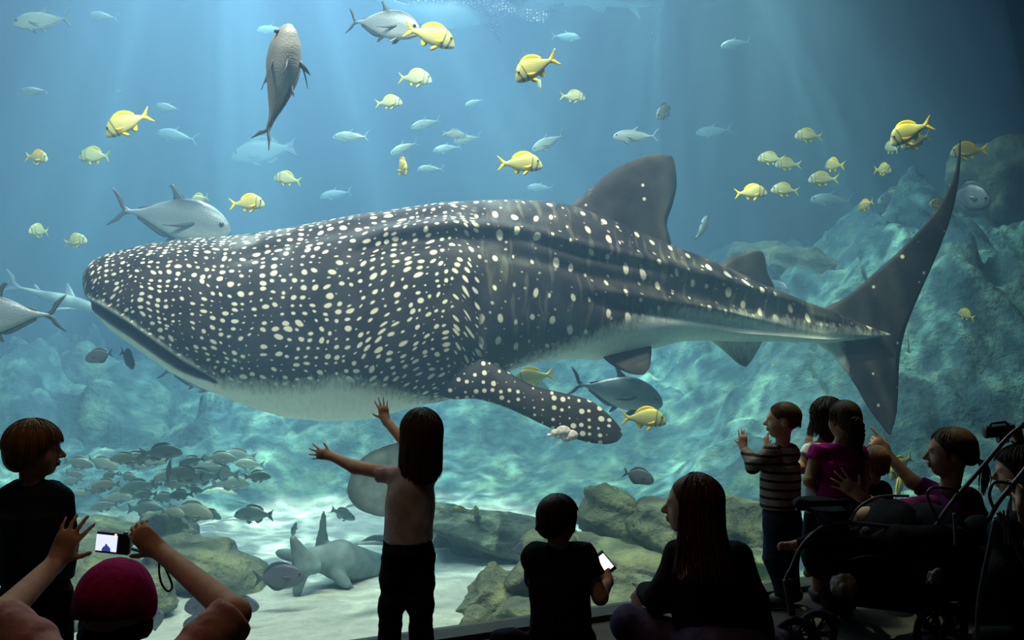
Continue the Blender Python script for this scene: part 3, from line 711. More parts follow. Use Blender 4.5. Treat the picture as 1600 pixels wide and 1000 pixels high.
FISH = [
 # species, x, y, length, depth, yaw, pitch, label
 ('yellow', 672, 56, 82, 6.6, 8, -14, 'bright yellow striped fish overlapping the silver jack at the top'),
 ('yellow', 836, 106, 80, 6.4, 205, -28, 'deep-bodied yellow-finned fish swimming nose down above the shark, orange tail raised'),
 ('yellow', 199, 192, 76, 6.5, 188, -26, 'olive yellow fish tilted nose down, highest yellow fish near the window\'s left edge'),
 ('yellow', 57, 246, 46, 8.0, -20, -6, 'small yellow fish facing the shark, closest to the left edge of the picture'),
 ('pyellow', 149, 244, 56, 8.5, 172, 4, 'greenish yellow fish between the olive fish and the smallest yellow fish at left'),
 ('yellow', 387, 318, 56, 7.6, -8, 3, 'yellow fish just ahead of the big silver jack, above the shark head'),
 ('pyellow', 450, 280, 46, 9.0, 172, 12, 'pale green-yellow fish above the shark head, tail to the dorsal fin'),
 ('yellow', 627, 259, 54, 7.4, -62, -30, 'yellow fish turned towards the viewer above the shark back'),
 ('yellow', 813, 256, 70, 7.0, -5, 0, 'yellow striped fish just before the dorsal fin of the shark'),
 ('pyellow', 607, 160, 44, 8.2, -6, 4, 'pale cream-yellow fish level with the vertical dark fish\'s tail'),
 ('pyellow', 648, 122, 56, 8.4, -6, -4, 'silvery yellow-finned fish below the bright yellow fish at the top'),
 ('pyellow', 895, 151, 40, 9.5, -6, -2, 'small pale fish to the side of the deep-bodied yellow-finned fish'),
 ('pyellow', 844, 134, 34, 9.5, 100, 30, 'small pale fish partly behind the deep-bodied yellow-finned fish'),
 ('pyellow', 116, 377, 45, 8.6, -12, 8, 'pale yellow fish just above the shark snout'),
 ('pyellow', 62, 361, 44, 8.8, -110, 0, 'small greenish fish turned away near the left edge above the shark snout'),
 ('pyellow', 312, 313, 44, 9.6, 150, -10, 'pale green fish half hidden behind the big jack\'s back'),
 ('yellow', 1421, 207, 74, 7.6, 190, -24, 'large yellow fish left of the tail fin tip'),
 ('pyellow', 1432, 219, 56, 8.2, 186, -18, 'greenish yellow fish just under the large yellow fish near the tail fin tip'),
 ('pyellow', 1394, 231, 42, 8.8, 100, 20, 'thin tail and body of a yellow fish turned away beside the large yellow fish'),
 ('yellow', 1513, 236, 56, 8.8, 176, -3, 'yellow fish crossed by the very tip of the tail fin'),
 ('pyellow', 1264, 212, 44, 8.6, 176, 4, 'green-yellow fish alone above the group by the tail'),
 ('pyellow', 1205, 248, 42, 8.8, 176, 6, 'pale yellow fish overlapping another, front one of the pair'),
 ('pyellow', 1231, 257, 40, 9.4, 178, 4, 'pale yellow fish overlapping another, rear one of the pair'),
 ('yellow', 1303, 258, 44, 8.6, 108, 10, 'yellow fish swimming away with its orange tail towards the viewer'),
 ('yellow', 1379, 265, 40, 9.0, -70, -6, 'small yellow fish turned head-on midway between dorsal fin and tail tip'),
 ('pyellow', 1286, 280, 46, 8.6, 176, 2, 'yellow-green fish below the one swimming away'),
 ('pyellow', 1227, 297, 44, 8.4, 172, 6, 'pale lemon fish lowest of the group between dorsal and tail fins'),
 ('yellow', 1173, 301, 50, 8.0, -8, 4, 'yellow fish heading for the group, nearest to the dorsal fin'),
 ('yellow', 1354, 320, 36, 9.0, 118, -12, 'tiny yellow fish with red-orange fins turned away beside the tail fin'),
 ('yellow', 1467, 322, 40, 9.8, 205, 14, 'yellow fish half hidden by the front edge of the tail fin'),
 ('yellow', 1510, 492, 34, 9.2, 112, 22, 'tiny bright yellow fish behind the tail fin near the right edge'),
 ('yellow', 833, 590, 66, 9.2, 186, -10, 'yellow fish behind the pectoral fin root, tail showing'),
 ('yellow', 1006, 654, 70, 7.0, -6, -2, 'yellow fish with two black head bars beyond the pectoral fin tip'),
 ('yellow', 1408, 728, 66, 6.9, 215, -25, 'bright lemon fish behind the pointing woman\'s arm, tail up'),
 ('yellow', 1405, 764, 62, 7.5, 60, 40, 'bright lemon fish below the arm of the pointing woman'),
 ('yellow', 720, 801, 40, 8.8, 170, 0, 'yellow fish beside the standing girl\'s hip'),
 ('yellow', 742, 800, 38, 8.6, 75, -8, 'yellow fish turned away near the girl\'s hip'),
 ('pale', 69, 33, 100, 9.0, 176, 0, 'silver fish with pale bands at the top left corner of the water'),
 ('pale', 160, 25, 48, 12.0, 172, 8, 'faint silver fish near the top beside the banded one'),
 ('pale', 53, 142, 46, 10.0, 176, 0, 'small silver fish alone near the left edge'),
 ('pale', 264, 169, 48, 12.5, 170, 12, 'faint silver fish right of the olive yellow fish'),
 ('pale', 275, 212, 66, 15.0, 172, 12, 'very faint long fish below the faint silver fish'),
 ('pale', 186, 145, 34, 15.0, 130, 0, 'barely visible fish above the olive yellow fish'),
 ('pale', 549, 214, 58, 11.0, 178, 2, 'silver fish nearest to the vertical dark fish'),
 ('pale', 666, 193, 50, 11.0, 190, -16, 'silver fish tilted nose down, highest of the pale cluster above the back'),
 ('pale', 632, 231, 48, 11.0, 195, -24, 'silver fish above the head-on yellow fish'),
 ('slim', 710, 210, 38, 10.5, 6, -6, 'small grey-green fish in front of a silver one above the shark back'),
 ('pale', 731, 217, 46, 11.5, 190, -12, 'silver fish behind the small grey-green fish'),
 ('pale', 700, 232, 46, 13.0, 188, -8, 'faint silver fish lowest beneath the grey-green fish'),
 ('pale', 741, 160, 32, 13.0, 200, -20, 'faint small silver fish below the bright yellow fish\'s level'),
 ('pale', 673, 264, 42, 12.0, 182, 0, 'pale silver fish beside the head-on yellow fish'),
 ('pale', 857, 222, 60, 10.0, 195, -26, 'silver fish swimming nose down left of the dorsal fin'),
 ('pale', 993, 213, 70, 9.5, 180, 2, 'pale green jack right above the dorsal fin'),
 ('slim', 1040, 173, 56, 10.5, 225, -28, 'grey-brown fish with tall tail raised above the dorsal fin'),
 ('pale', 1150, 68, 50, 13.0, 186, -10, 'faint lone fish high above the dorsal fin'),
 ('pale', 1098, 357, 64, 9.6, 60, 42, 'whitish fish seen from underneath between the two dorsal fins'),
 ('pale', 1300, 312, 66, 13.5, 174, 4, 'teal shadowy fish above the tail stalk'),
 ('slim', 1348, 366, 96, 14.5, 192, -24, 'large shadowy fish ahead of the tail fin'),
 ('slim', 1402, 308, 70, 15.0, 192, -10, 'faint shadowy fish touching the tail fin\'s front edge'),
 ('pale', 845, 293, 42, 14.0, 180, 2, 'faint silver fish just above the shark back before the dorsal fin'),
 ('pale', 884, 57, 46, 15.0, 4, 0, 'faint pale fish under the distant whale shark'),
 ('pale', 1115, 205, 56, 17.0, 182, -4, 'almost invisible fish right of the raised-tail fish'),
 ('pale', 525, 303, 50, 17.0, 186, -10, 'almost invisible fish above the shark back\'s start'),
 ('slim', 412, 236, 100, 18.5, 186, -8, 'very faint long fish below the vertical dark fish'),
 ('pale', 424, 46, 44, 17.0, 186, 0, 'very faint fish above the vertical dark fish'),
 ('djack', 270, 341, 192, 8.9, -6, -9, 'big silver jack swimming behind the shark head'),
 ('djack', 597, 37, 130, 7.4, -14, -10, 'big silver jack near the top, nose behind the bright yellow fish'),
 ('djack', 0, 492, 190, 6.8, 180, 0, 'big jack leaving the picture at the left edge, only the dark tail in view'),
 ('djack', 962, 612, 150, 8.8, -8, -10, 'big silver jack just below the pelvic fin of the shark'),
 ('jack', 302, 590, 110, 9.8, -12, -14, 'blue-grey jack disappearing behind the shark jaw'),
 ('jack', 1216, 445, 60, 12.0, -70, -20, 'dark shadowy fish just over the tail stalk'),
 ('oval', 1517, 308, 84, 11.5, -72, -14, 'dark grey grouper seen head-on behind the upper tail fin'),
 ('oval', 155, 556, 44, 8.3, 186, -12, 'dark surgeonfish under the shark mouth, its mate beside it'),
 ('oval', 201, 560, 52, 8.1, -48, -28, 'dark oval surgeonfish touching its mate under the shark mouth'),
 ('oval', 264, 732, 46, 7.6, -82, -68, 'narrow dark fish diving nose down above the school'),
 ('oval', 998, 744, 50, 7.4, -14, -14, 'blue-black surgeonfish above the seated woman'),
 ('oval', 816, 856, 42, 7.6, 20, 10, 'dark blue fish behind the small boy\'s neck'),
 ('oval', 382, 946, 54, 6.6, -20, 6, 'blue-grey fish beside the photographer\'s elbow'),
 ('oval', 240, 968, 62, 6.2, -40, 30, 'dark rounded fish beside the pink cap'),
 ('oval', 318, 946, 66, 6.4, 170, -8, 'dark blue-grey fish inside the bend of the photographer\'s arm'),
 ('oval', 312, 974, 54, 6.2, 176, -4, 'dark fish below another inside the bent arm'),
 ('oval', 437, 901, 80, 6.95, -4, 4, 'purple-grey fish low over the sand, ahead of the bottom shark\'s fin'),
 ('slim', 535, 803, 44, 9.2, -10, -16, 'dark teal fish above the bottom shark, tail up'),
 ('slim', 557, 793, 34, 10.5, 200, 10, 'small pale teal fish behind the dark teal one'),
 ('slim', 459, 829, 28, 8.8, 60, 70, 'small green fish at the tip of the bottom shark\'s fin'),
 ('slim', 398, 803, 66, 8.8, 176, 0, 'green fish with a pinkish back over the bright sand'),
]
for f in FISH: fish(*f)
VT = fish('djack', 441, 132, 190, 6.3, -68, 62, 'dark mottled grouper hanging upright, head up and tail down', roll=20); VT.data = SPEC['djack'][1][0].copy(); VT.data.materials.clear(); VT.data.materials.append(fish_mat('mottled_scales', (.10, .10, .10), (.20, .19, .17), (.30, .30, .28), (.06, .07, .08), None, None, .5)); VT.name = 'grouper'; VT.scale.y *= 1.8
SCHOOL = [(123,723,42,0),(160,724,46,0),(195,716,40,1),(214,716,48,1),(212,728,30,0),(253,706,56,0),(236,719,44,0),(166,757,40,1),(172,742,26,1),(215,760,50,1),(126,770,30,1),(182,777,44,0),(207,775,22,1),(227,772,32,1),(257,777,36,1),(283,773,36,1),(163,790,38,1),(135,786,28,0),(228,795,60,0),(250,792,58,0),(310,727,46,1),(345,738,56,1),(372,712,48,1),(389,725,40,1),(300,720,36,1),(290,740,54,1),(362,754,54,0),(333,777,74,0),(303,764,30,0),(301,798,64,0),(330,803,34,0),(115,750,34,1),(138,806,34,1),(312,745,60,1),(262,742,40,1),(345,715,44,0),(402,744,40,0),(200,745,30,0),(118,740,26,0),(275,757,34,1),(240,757,30,1),(150,765,28,0),(270,800,40,0),(195,803,34,0)]
rs_ = random.Random(3)
ROWS = ['top', 'upper', 'middle', 'lower', 'bottom']; _row = lambda y: 0 if y < 722 else 1 if y < 741 else 2 if y < 761 else 3 if y < 782 else 4
ORD = ['leftmost', 'second from the left', 'third from the left', 'fourth from the left', 'fifth from the left', 'sixth from the left', 'seventh from the left', 'eighth from the left', 'ninth from the left', 'tenth from the left', 'eleventh from the left', 'twelfth from the left', 'thirteenth from the left']
for i, (x, y, L, dr) in enumerate(SCHOOL):
    _k = sum(1 for q in SCHOOL if _row(q[1]) == _row(y) and (q[0], q[1]) < (x, y))
    fish('slim', x, y, L*1.12, 8.6+rs_.uniform(-.5, 2.6) - (y-700)*.008, 180*dr+rs_.uniform(-22, 22), rs_.uniform(-12, 8)*(1 if dr == 0 else -1)-4, f'olive-grey school fish heading {("right", "left")[dr]}, {ORD[_k]} in the {ROWS[_row(y)]} row', 'fish', 'school of olive-grey fish over the left rocks', eyes=False)
# ================================================================= rocks on the tank bed
_rm, _nt, _b, _o = mat('reef_rock'); rock_color(_nt, _b, (.05, .075, .06), (.13, .17, .11), (.30, .34, .17), 2.4, 1.0)
def rock(px, py, w, h, Y, label, d=1.0, tilt=0.0, seed=0, group=None):
    W = w*Y/FPX/2; H = h*Y/FPX/2; Dp = W*d
    r = random.Random(seed*17+5); bm = bmesh.new(); bmesh.ops.create_icosphere(bm, subdivisions=5, radius=1.0)
    pl = [(Vector((r.gauss(0, 1), r.gauss(0, 1), r.gauss(0, .8))).normalized(), r.uniform(.55, .85)) for _ in range(11)]
    R = Matrix.Rotation(math.radians(tilt), 3, 'Y')
    for v in bm.verts:
        p = v.co.copy()
        for n_, dd in pl:
            e = p.dot(n_)-dd
            if e > 0: p -= n_*e*.92
        q = Vector((p.x*W*1.25, p.y*Dp*1.25, p.z*H*1.35))
        s = .22*min(W, H*1.6); sc = 1.1/max(.15, min(W, .8))
        q += p.normalized()*s*(mnoise.fractal(q*sc+Vector((seed*3.1, 0, 0)), .9, 2.2, 6) - .35*abs(mnoise.fractal(q*sc*.6+Vector((0, seed, 0)), 1, 2, 3)))
        lay = q.z/max(.09, H*.35)+.3*mnoise.noise(q*2); q.x += .05*W*math.sin(lay*3.1); q.y += .05*W*math.sin(lay*3.1)
        v.co = R @ q
    me = bpy.data.meshes.new('rock'); bm.to_mesh(me); bm.free(); me.materials.append(_rm); me.polygons.foreach_set('use_smooth', [True]*len(me.polygons))
    o = bpy.data.objects.new('rock', me); C.objects.link(o); o.location = at(px, py, Y); return tag(o, label, 'rock', group)
for a in [
 (322, 885, 170, 100, 7.7, 'large dark blue-green boulder beside the bright sand, behind the photographer', .8, 6, 1),
 (268, 833, 90, 52, 8.6, 'rounded boulder on top of the large one beside the bright sand', .9, 4, 2),
 (165, 832, 150, 44, 8.5, 'long flat rock right under the school of fish', .8, 2, 3),
 (150, 885, 150, 66, 7.4, 'dark rock behind the photographer\'s hands', .8, 8, 4),
 (215, 925, 110, 60, 6.9, 'low rock just above the pink cap', .8, -6, 5),
 (120, 945, 70, 110, 6.4, 'upright grey rock beside the standing boy\'s leg at left', .8, -8, 6),
 (975, 808, 150, 80, 7.4, 'tall mossy block topping the rock pile between the small boy and the seated woman', .8, 12, 7),
 (1035, 838, 130, 74, 7.1, 'dark angular rock leaning on the tall mossy block', .8, 24, 8),
 (960, 880, 250, 70, 6.8, 'broad green ledge under the tall mossy block', .7, 12, 9),
 (860, 905, 170, 90, 6.5, 'green rock behind the small boy\'s back', .8, -20, 10),
 (1150, 845, 170, 100, 7.4, 'wide mossy rock between the seated woman and the striped boy', .8, 6, 11),
 (775, 935, 110, 90, 6.4, 'pale cracked rock at the edge of the sand', .8, -35, 12),
 (990, 935, 220, 60, 6.1, 'low streaked rock just above the window sill by the seated woman', .7, 8, 13),
 (745, 975, 60, 44, 6.0, 'small pale rock at the bottom edge of the sand', .8, -20, 14),
 (800, 845, 260, 70, 8.8, 'long blue-green ledge right of the standing girl', .7, 16, 15),
 (700, 868, 180, 60, 9.2, 'smooth shaded rock immediately behind the girl\'s hip', .8, 8, 16),
 (1170, 905, 150, 70, 6.6, 'grey-green rock beside the striped boy\'s shoes', .8, 5, 17),
 (840, 970, 150, 60, 5.9, 'mossy rock close to the sill behind the kneeling boy', .8, -8, 18),
 (1275, 430, 120, 70, 13.2, 'pale teal rock rising behind the second dorsal fin', .8, 15, 19),
 (1190, 410, 90, 60, 14, 'hazy teal rock outcrop at the back under the first dorsal fin', .8, 0, 20),
 (1560, 320, 170, 180, 14, 'tall dark rock column near the right edge', .8, 0, 21),
]: rock(*a[:6], *a[6:])
# ================================================================= bottom shark, rays and far sharks
M_shk = fish_mat('shark_skin', (.18, .24, .26), (.26, .33, .33), (.62, .68, .62), (.22, .28, .30), scale=30, rough=.6)
def shark_mesh(bend):
    return fish_mesh('shark', [(.5, -.01), (.46, .02), (.35, .045), (.18, .065), (.0, .06), (-.2, .03), (-.36, .014), (-.42, .012)],
        [(.5, -.02), (.44, -.035), (.3, -.05), (.1, -.06), (-.1, -.045), (-.3, -.018), (-.42, -.01)],
        [(.5, .012), (.42, .045), (.3, .06), (.12, .065), (-.1, .045), (-.3, .018), (-.42, .008)],
        fork(-.40, .012, -.52, .14, -.45, .07),
        [([(.14, .05), (.07, .12), (.02, .165)], [(.0, .05), (.01, .09), (.01, .16)]), ([(-.2, .03), (-.25, .065), (-.27, .07)], [(-.27, .02), (-.27, .045), (-.275, .068)])],
        [([(-.18, -.03), (-.22, -.06), (-.25, -.065)], [(-.25, -.02), (-.25, -.04), (-.253, -.063)])], None,
        [([(.24, -.03), (.12, -.06), (.0, -.11)], [(.12, -.04), (.06, -.06), (-.005, -.108)])], bend)
SPEC['shark'] = ('shark', [shark_mesh(b) for b in (-.25, .25)], M_shk, (.44, .04, .0))
for me_ in SPEC['shark'][1]: me_.materials.append(M_shk)
fish('shark', 96, 468, 170, 12.5, -8, -16, 'pale teal shark with raised tail, beyond the whale shark\'s snout', 'shark', bendi=0)
fish('shark', 1415, 528, 245, 11.0, -14, 2, 'grey shark with a white belly passing behind the tail fin', 'shark', bendi=1)
fish('shark', 1485, 632, 150, 13.5, -10, -22, 'faint shark descending above the pointing woman', 'shark', bendi=0)
fish('slim', 598, 872, 150, 9.1, 176, 2, 'large blue-green grouper behind the standing girl\'s hip', eyes=False)
# the shark resting low over the sand
M_btm = simple('bottom_shark_skin', (.16, .24, .25), .6, .35, 9, bmp=.3)
def bottom_shark():
    Y = 7.7; P = lambda x, y, dy=0: at(x, y, Y+dy)
    root = P(500, 885)
    Rt = lambda a: Matrix.Rotation(math.radians(a), 3, 'Y')
    pr = [cap(P(478, 872, -.25), P(530, 875, 0), .07, .15), cap(P(530, 875, 0), P(600, 890, .5), .15, .11), cap(P(600, 890, .5), P(680, 905, 1.1), .11, .03),
          cap(P(458, 842, -.42), P(472, 885, -.35), .028, .07), cap(P(472, 885, -.35), P(464, 925, -.30), .07, .035), cap(P(466, 850, -.40), P(490, 885, -.30), .02, .06),
          ell(P(504, 832, .05), (.035, .012, .18), Rt(3)), ell(P(503, 855, .05), (.055, .02, .12), Rt(3)), 
          ell(P(455, 868, .15), (.13, .05, .05), Rt(12)), ell(P(530, 902, -.15), (.12, .04, .05), Rt(40)), ell(P(545, 912, -.1), (.07, .015, .02), Rt(50)), ell(P(450, 892, -.1), (.10, .06, .07), None)]
    o = solid('shark', pr, M_btm, vox=.012, k=.03, loc=root)
    # the skin's shading runs on the body's own height, in metres
    tag(o, 'stout blue-green shark low over the bright sand with its long fin raised', 'shark')
    MB().ball((0, 0, 0), .012).build('eye', M_eye, o).location = P(478, 866, -.33)-root
bottom_shark()
def stingray():
    m, nt, b, out = mat('ray_skin'); tc = nd(nt, 'TexCoord'); s = nd(nt, 'SeparateXYZ'); lk(nt, tc.outputs['Object'], s.inputs[0])
    n = nd(nt, 'TexNoise', Scale=9.0, Detail=6.0); lk(nt, tc.outputs['Object'], n.inputs['Vector'])
    f = math_(nt, 'ADD', math_(nt, 'MULTIPLY_ADD', s.outputs['Z'], 22, .0), math_(nt, 'MULTIPLY_ADD', n.outputs['Fac'], .5, .0))
    rr = nd(nt, 'VectorMath'); rr.operation = 'LENGTH'; lk(nt, tc.outputs['Object'], rr.inputs[0])
    belly = ramp(nt, n.outputs['Fac'], [(.3, (.28, .32, .32)), (.65, (.62, .66, .62))])
    belly = mixc(nt, ramp(nt, rr.outputs['Value'], [(.22, (0, 0, 0)), (.29, (1, 1, 1))]), belly, (.12, .15, .17))
    lk(nt, mixc(nt, ramp(nt, f, [(.25, (0, 0, 0)), (.45, (1, 1, 1))]), belly, (.06, .08, .10)), b.inputs['Base Color']); b.inputs['Roughness'].default_value = .6
    pr = [ell((0, 0, 0), (.30, .27, .03)), ell((.02, 0, .012), (.16, .10, .05)), ell((.22, 0, .0), (.09, .12, .02)), cap((-.25, 0, 0), (-.36, .02, -.03), .018, .008), ell((-.24, .07, 0), (.06, .05, .012)), ell((-.24, -.07, 0), (.06, .05, .012))]
    V, F = sdf_mesh(pr, .009, .03); V = relax(V, F, 2); V[:, 2] += -1.1*V[:, 1]**2*(np.abs(V[:, 1]) > .0) + .03*np.sin(V[:, 0]*14)*np.abs(V[:, 1])*2
    o = mesh_obj('stingray', V, F, m); o.location = at(611, 744, 6.7)
    o.rotation_euler = Matrix((Vector((.82, .12, .42)), Vector((.30, -.42, -.80)), Vector((0, 1, 0)))).to_euler()
    X = Vector((-.80, -.10, -.50)).normalized(); Zv = Vector((-.12, .93, .36)); Zv = (Zv-X*Zv.dot(X)).normalized(); Yv = Zv.cross(X)
    o.rotation_euler = Matrix((X, Yv, Zv)).transposed().to_euler()
    tag(o, 'round stingray showing its pale underside behind the standing girl\'s arm', 'ray')
    for sg in (1, -1): MB().ball((.20, .05*sg, .03), .01).build('eye', M_eye, o)
stingray()
# ================================================================= people in the dark gallery
def skinm(name, c):
    m = simple(name, c, .75, .12, 30, spec=.08, bmp=.05); return m
S_warm = skinm('skin', (.50, .30, .20)); S_pale = skinm('pale_skin', (.56, .36, .26))
M_ew = simple('eye_white', (.35, .34, .32), .5); M_iris = simple('iris', (.04, .03, .02), .2)
def frame(f, u=(0, 0, 1)):
    f = Vector(f).normalized(); r = f.cross(Vector(u)).normalized(); u2 = r.cross(f); return r, f, u2
def head_prims(c, f, s, u=(0, 0, 1), ears=True):
    r, f, u = frame(f, u); c = Vector(c); L = lambda x, y, z: c+(r*x+f*y+u*z)*s
    R = Matrix((r, f, u)).transposed(); E = lambda p, q, k=None: (ell(L(*p), Vector(q)*s, R) if k is None else pk(ell(L(*p), Vector(q)*s, R), k*s))
    P = [E((0, -.06, .10), (.36, .44, .40)), E((0, .10, -.12), (.29, .29, .37)), E((0, .20, -.37), (.15, .13, .10)), E((.15, .20, -.15), (.12, .12, .13)), E((-.15, .20, -.15), (.12, .12, .13)),
         pk(cap(L(-.12, .355, .07), L(.12, .355, .07), .045*s), .05*s), pk(('sub', ell(L(.135, .43, .0), Vector((.075, .07, .05))*s, R)), .04*s), pk(('sub', ell(L(-.135, .43, .0), Vector((.075, .07, .05))*s, R)), .04*s),
         pk(cap(L(0, .385, .02), L(0, .475, -.12), .028*s, .052*s), .03*s), pk(cap(L(-.045, .42, -.14), L(.045, .42, -.14), .035*s), .02*s),
         pk(ell(L(0, .395, -.235), Vector((.10, .045, .028))*s, R), .02*s), pk(ell(L(0, .385, -.285), Vector((.085, .045, .03))*s, R), .02*s), pk(('sub', ell(L(0, .445, -.26), Vector((.09, .04, .010))*s, R)), .008*s)]
    if ears:
        for q in (1, -1): P += [pk(ell(L(.355*q, -.06, -.06), Vector((.035, .085, .12))*s, R), .02*s), pk(('sub', ell(L(.40*q, -.045, -.05), Vector((.03, .045, .07))*s, R)), .015*s)]
    return P, L, R
def eyes(root, L, R, s):
    for q in (1, -1):
        g = MB(); g.ball(L(.13*q, .318, .0), .045*s, 14, 10); c = L(.13*q, .342, .0); g.ball(c, .025*s, 12, 8, mi=1)
        g.build('eye', [M_ew, M_iris], root, loc=root.location)
def hand(w, d, th, s, curl=(12, 12, 12, 14), spread=8, side_n=None, tc=20, thumb_out=.8):
    """w wrist, d towards the fingers, th towards the thumb, s hand length, palm side = d x th unless side_n"""
    w = Vector(w); d = Vector(d).normalized(); th = Vector(th); th = (th-d*th.dot(d)).normalized(); n = Vector(side_n).normalized() if side_n is not None else d.cross(th); n = (n-d*n.dot(d)-th*n.dot(th)).normalized()
    R = Matrix((th, n, d)).transposed()
    P = [ell(w+d*.30*s, (.205*s, .085*s, .30*s), R), ell(w+d*.46*s, (.20*s, .07*s, .12*s), R), cap(w-d*.1*s, w+d*.15*s, .125*s, .13*s), ell(w+d*.22*s+th*.13*s+n*.03*s, (.09*s, .08*s, .16*s), R)]
    for i, (o, l) in enumerate(((.155, .43), (.052, .48), (-.052, .45), (-.15, .36))):
        a = math.radians(spread)*(1.5-i)/1.5*1.0; dd = (d*math.cos(a)+th*math.sin(a)).normalized(); p = w+d*(.50-.02*abs(i-1))*s+th*o*s; c = math.radians(curl[i]); ang = 0; rr = (.050, .050, .048, .042)[i]*s
        for j, fr in enumerate((.46, .30, .24)):
            ang += c*(.7 if j == 0 else 1); q = p+(dd*math.cos(ang)+n*math.sin(ang))*l*fr*s; P.append(pk(cap(p, q, rr*(1-.08*j), rr*(.92-.08*j)), .012*s if j else .03*s)); p = q
    p = w+d*.16*s+th*.16*s; dd = (d*.62+th*thumb_out).normalized(); a = math.radians(tc)
    for fr, rr in ((.22, .062), (.16, .052)):
        q = p+(dd*math.cos(a)+n*math.sin(a))*fr*s; P.append(pk(cap(p, q, rr*s, rr*.85*s), .02*s)); p = q; a *= .6; dd = (dd+d*.3).normalized()
    return P
def locks(name, m, root, c, f, s, n, azr, drop, end, u=(0, 0, 1), rad=(.43, .51, .46), curl=0.0, seed=1, flare=0.0, thick=.016, th0=(2, 75), part=0.0, loc=None, tmax=100):
    """tapered strands; azr: (a0,a1) degrees about the head, 0 = face; drop(az)->z where the strand leaves the scalp in head heights; end(az)->z of its tip"""
    r, f, u = frame(f, u); c = Vector(c); rn = random.Random(seed); g = MB()
    for i in range(n):
        az = math.radians(rn.uniform(*azr)); t0 = math.radians(rn.uniform(*th0)); k = rn.uniform(.97, 1.04); e = end(math.degrees(az))+rn.uniform(-.05, .05); pts = []
        ph = rn.uniform(0, 6.3); fx = rn.uniform(-.02, .02); am = curl*rn.uniform(.5, 1.3); out = flare*rn.uniform(.3, 1)
        X = lambda t: (math.sin(az)*math.sin(t)*rad[0]*k, math.cos(az)*math.sin(t)*rad[1]*k-.06, math.cos(t)*rad[2]*k+.10)
        t = t0; zlast = None
        while t < math.radians(tmax):
            x, y, z = X(t)
            if z < e: break
            pts.append((x, y, z)); t += math.radians(9)
        x, y, z = X(min(t, math.radians(tmax))); x0, y0, z0 = x, y, z; steps = max(0, int((z0-e)/.10))
        for j in range(steps):
            z -= .10; fr = (j+1)/max(1, steps); q = fr*fr
            pts.append((x0*(1+out*q)+fx*j*.3, y0*(1+out*q), z))
        if len(pts) < 3: continue
        if am: pts = [(x+am*math.sin(z*11+ph)*min(1, i2/4), y+am*math.cos(z*11+ph)*min(1, i2/4), z) for i2, (x, y, z) in enumerate(pts)]
        W = [c+(r*p[0]+f*p[1]+u*p[2])*s for p in pts]; m_ = len(W); rr = [thick*s*(1-.25*(j/m_))*(1 if j < m_-2 else (.6 if j == m_-2 else .15)) for j in range(m_)]
        g.tube(W, rr, 5, flat=.7, caps=True)
    return g.build(name, m, root, loc=loc if loc is not None else root.location)
def hairm(name, c):
    m, nt, b, out = mat(name); tc = nd(nt, 'TexCoord'); mp = nd(nt, 'Mapping'); mp.inputs['Scale'].default_value = (90, 90, 6); lk(nt, tc.outputs['Object'], mp.inputs['Vector'])
    n = nd(nt, 'TexNoise', Scale=1.0, Detail=3.0); lk(nt, mp.outputs[0], n.inputs['Vector'])
    lk(nt, ramp(nt, n.outputs['Fac'], [(.3, tuple(x*.6 for x in c)), (.7, tuple(x*1.35 for x in c))]), b.inputs['Base Color']); b.inputs['Roughness'].default_value = .6; b.inputs['Specular IOR Level'].default_value = .15
    bump(nt, b, n.outputs['Fac'], .5, .004); return m
H_brown = hairm('brown_hair', (.07, .035, .016)); H_dark = hairm('dark_hair', (.025, .015, .010)); H_gold = hairm('light_brown_hair', (.20, .11, .045)); H_aub = hairm('auburn_hair', (.10, .035, .015))
def cloth(name, c, stripes=None, sw=60, axis='Z', rough=.85):
    m, nt, b, out = mat(name); tc = nd(nt, 'TexCoord'); n = nd(nt, 'TexNoise', Scale=240.0, Detail=2.0); lk(nt, tc.outputs['Object'], n.inputs['Vector']); n2 = nd(nt, 'TexNoise', Scale=18.0, Detail=4.0); lk(nt, tc.outputs['Object'], n2.inputs['Vector'])
    col = ramp(nt, n2.outputs['Fac'], [(.3, tuple(x*.75 for x in c)), (.7, tuple(min(1, x*1.2) for x in c))])
    if stripes:
        s_ = nd(nt, 'SeparateXYZ'); lk(nt, tc.outputs['Object'], s_.inputs[0]); w = math_(nt, 'SINE', math_(nt, 'MULTIPLY', s_.outputs[axis], sw)); col = mixc(nt, math_(nt, 'GREATER_THAN', w, .55), col, stripes)
    lk(nt, col, b.inputs['Base Color']); b.inputs['Roughness'].default_value = rough; b.inputs['Specular IOR Level'].default_value = .04
    h = math_(nt, 'ADD', n.outputs['Fac'], math_(nt, 'MULTIPLY', n2.outputs['Fac'], 3)); bump(nt, b, h, .35, .004); return m
def hem(name, pts, r, m, parent):
    """a rolled edge of cloth"""
    g = MB(); g.tube(pts, r, 8); return g.build(name, m, parent, loc=parent.location)

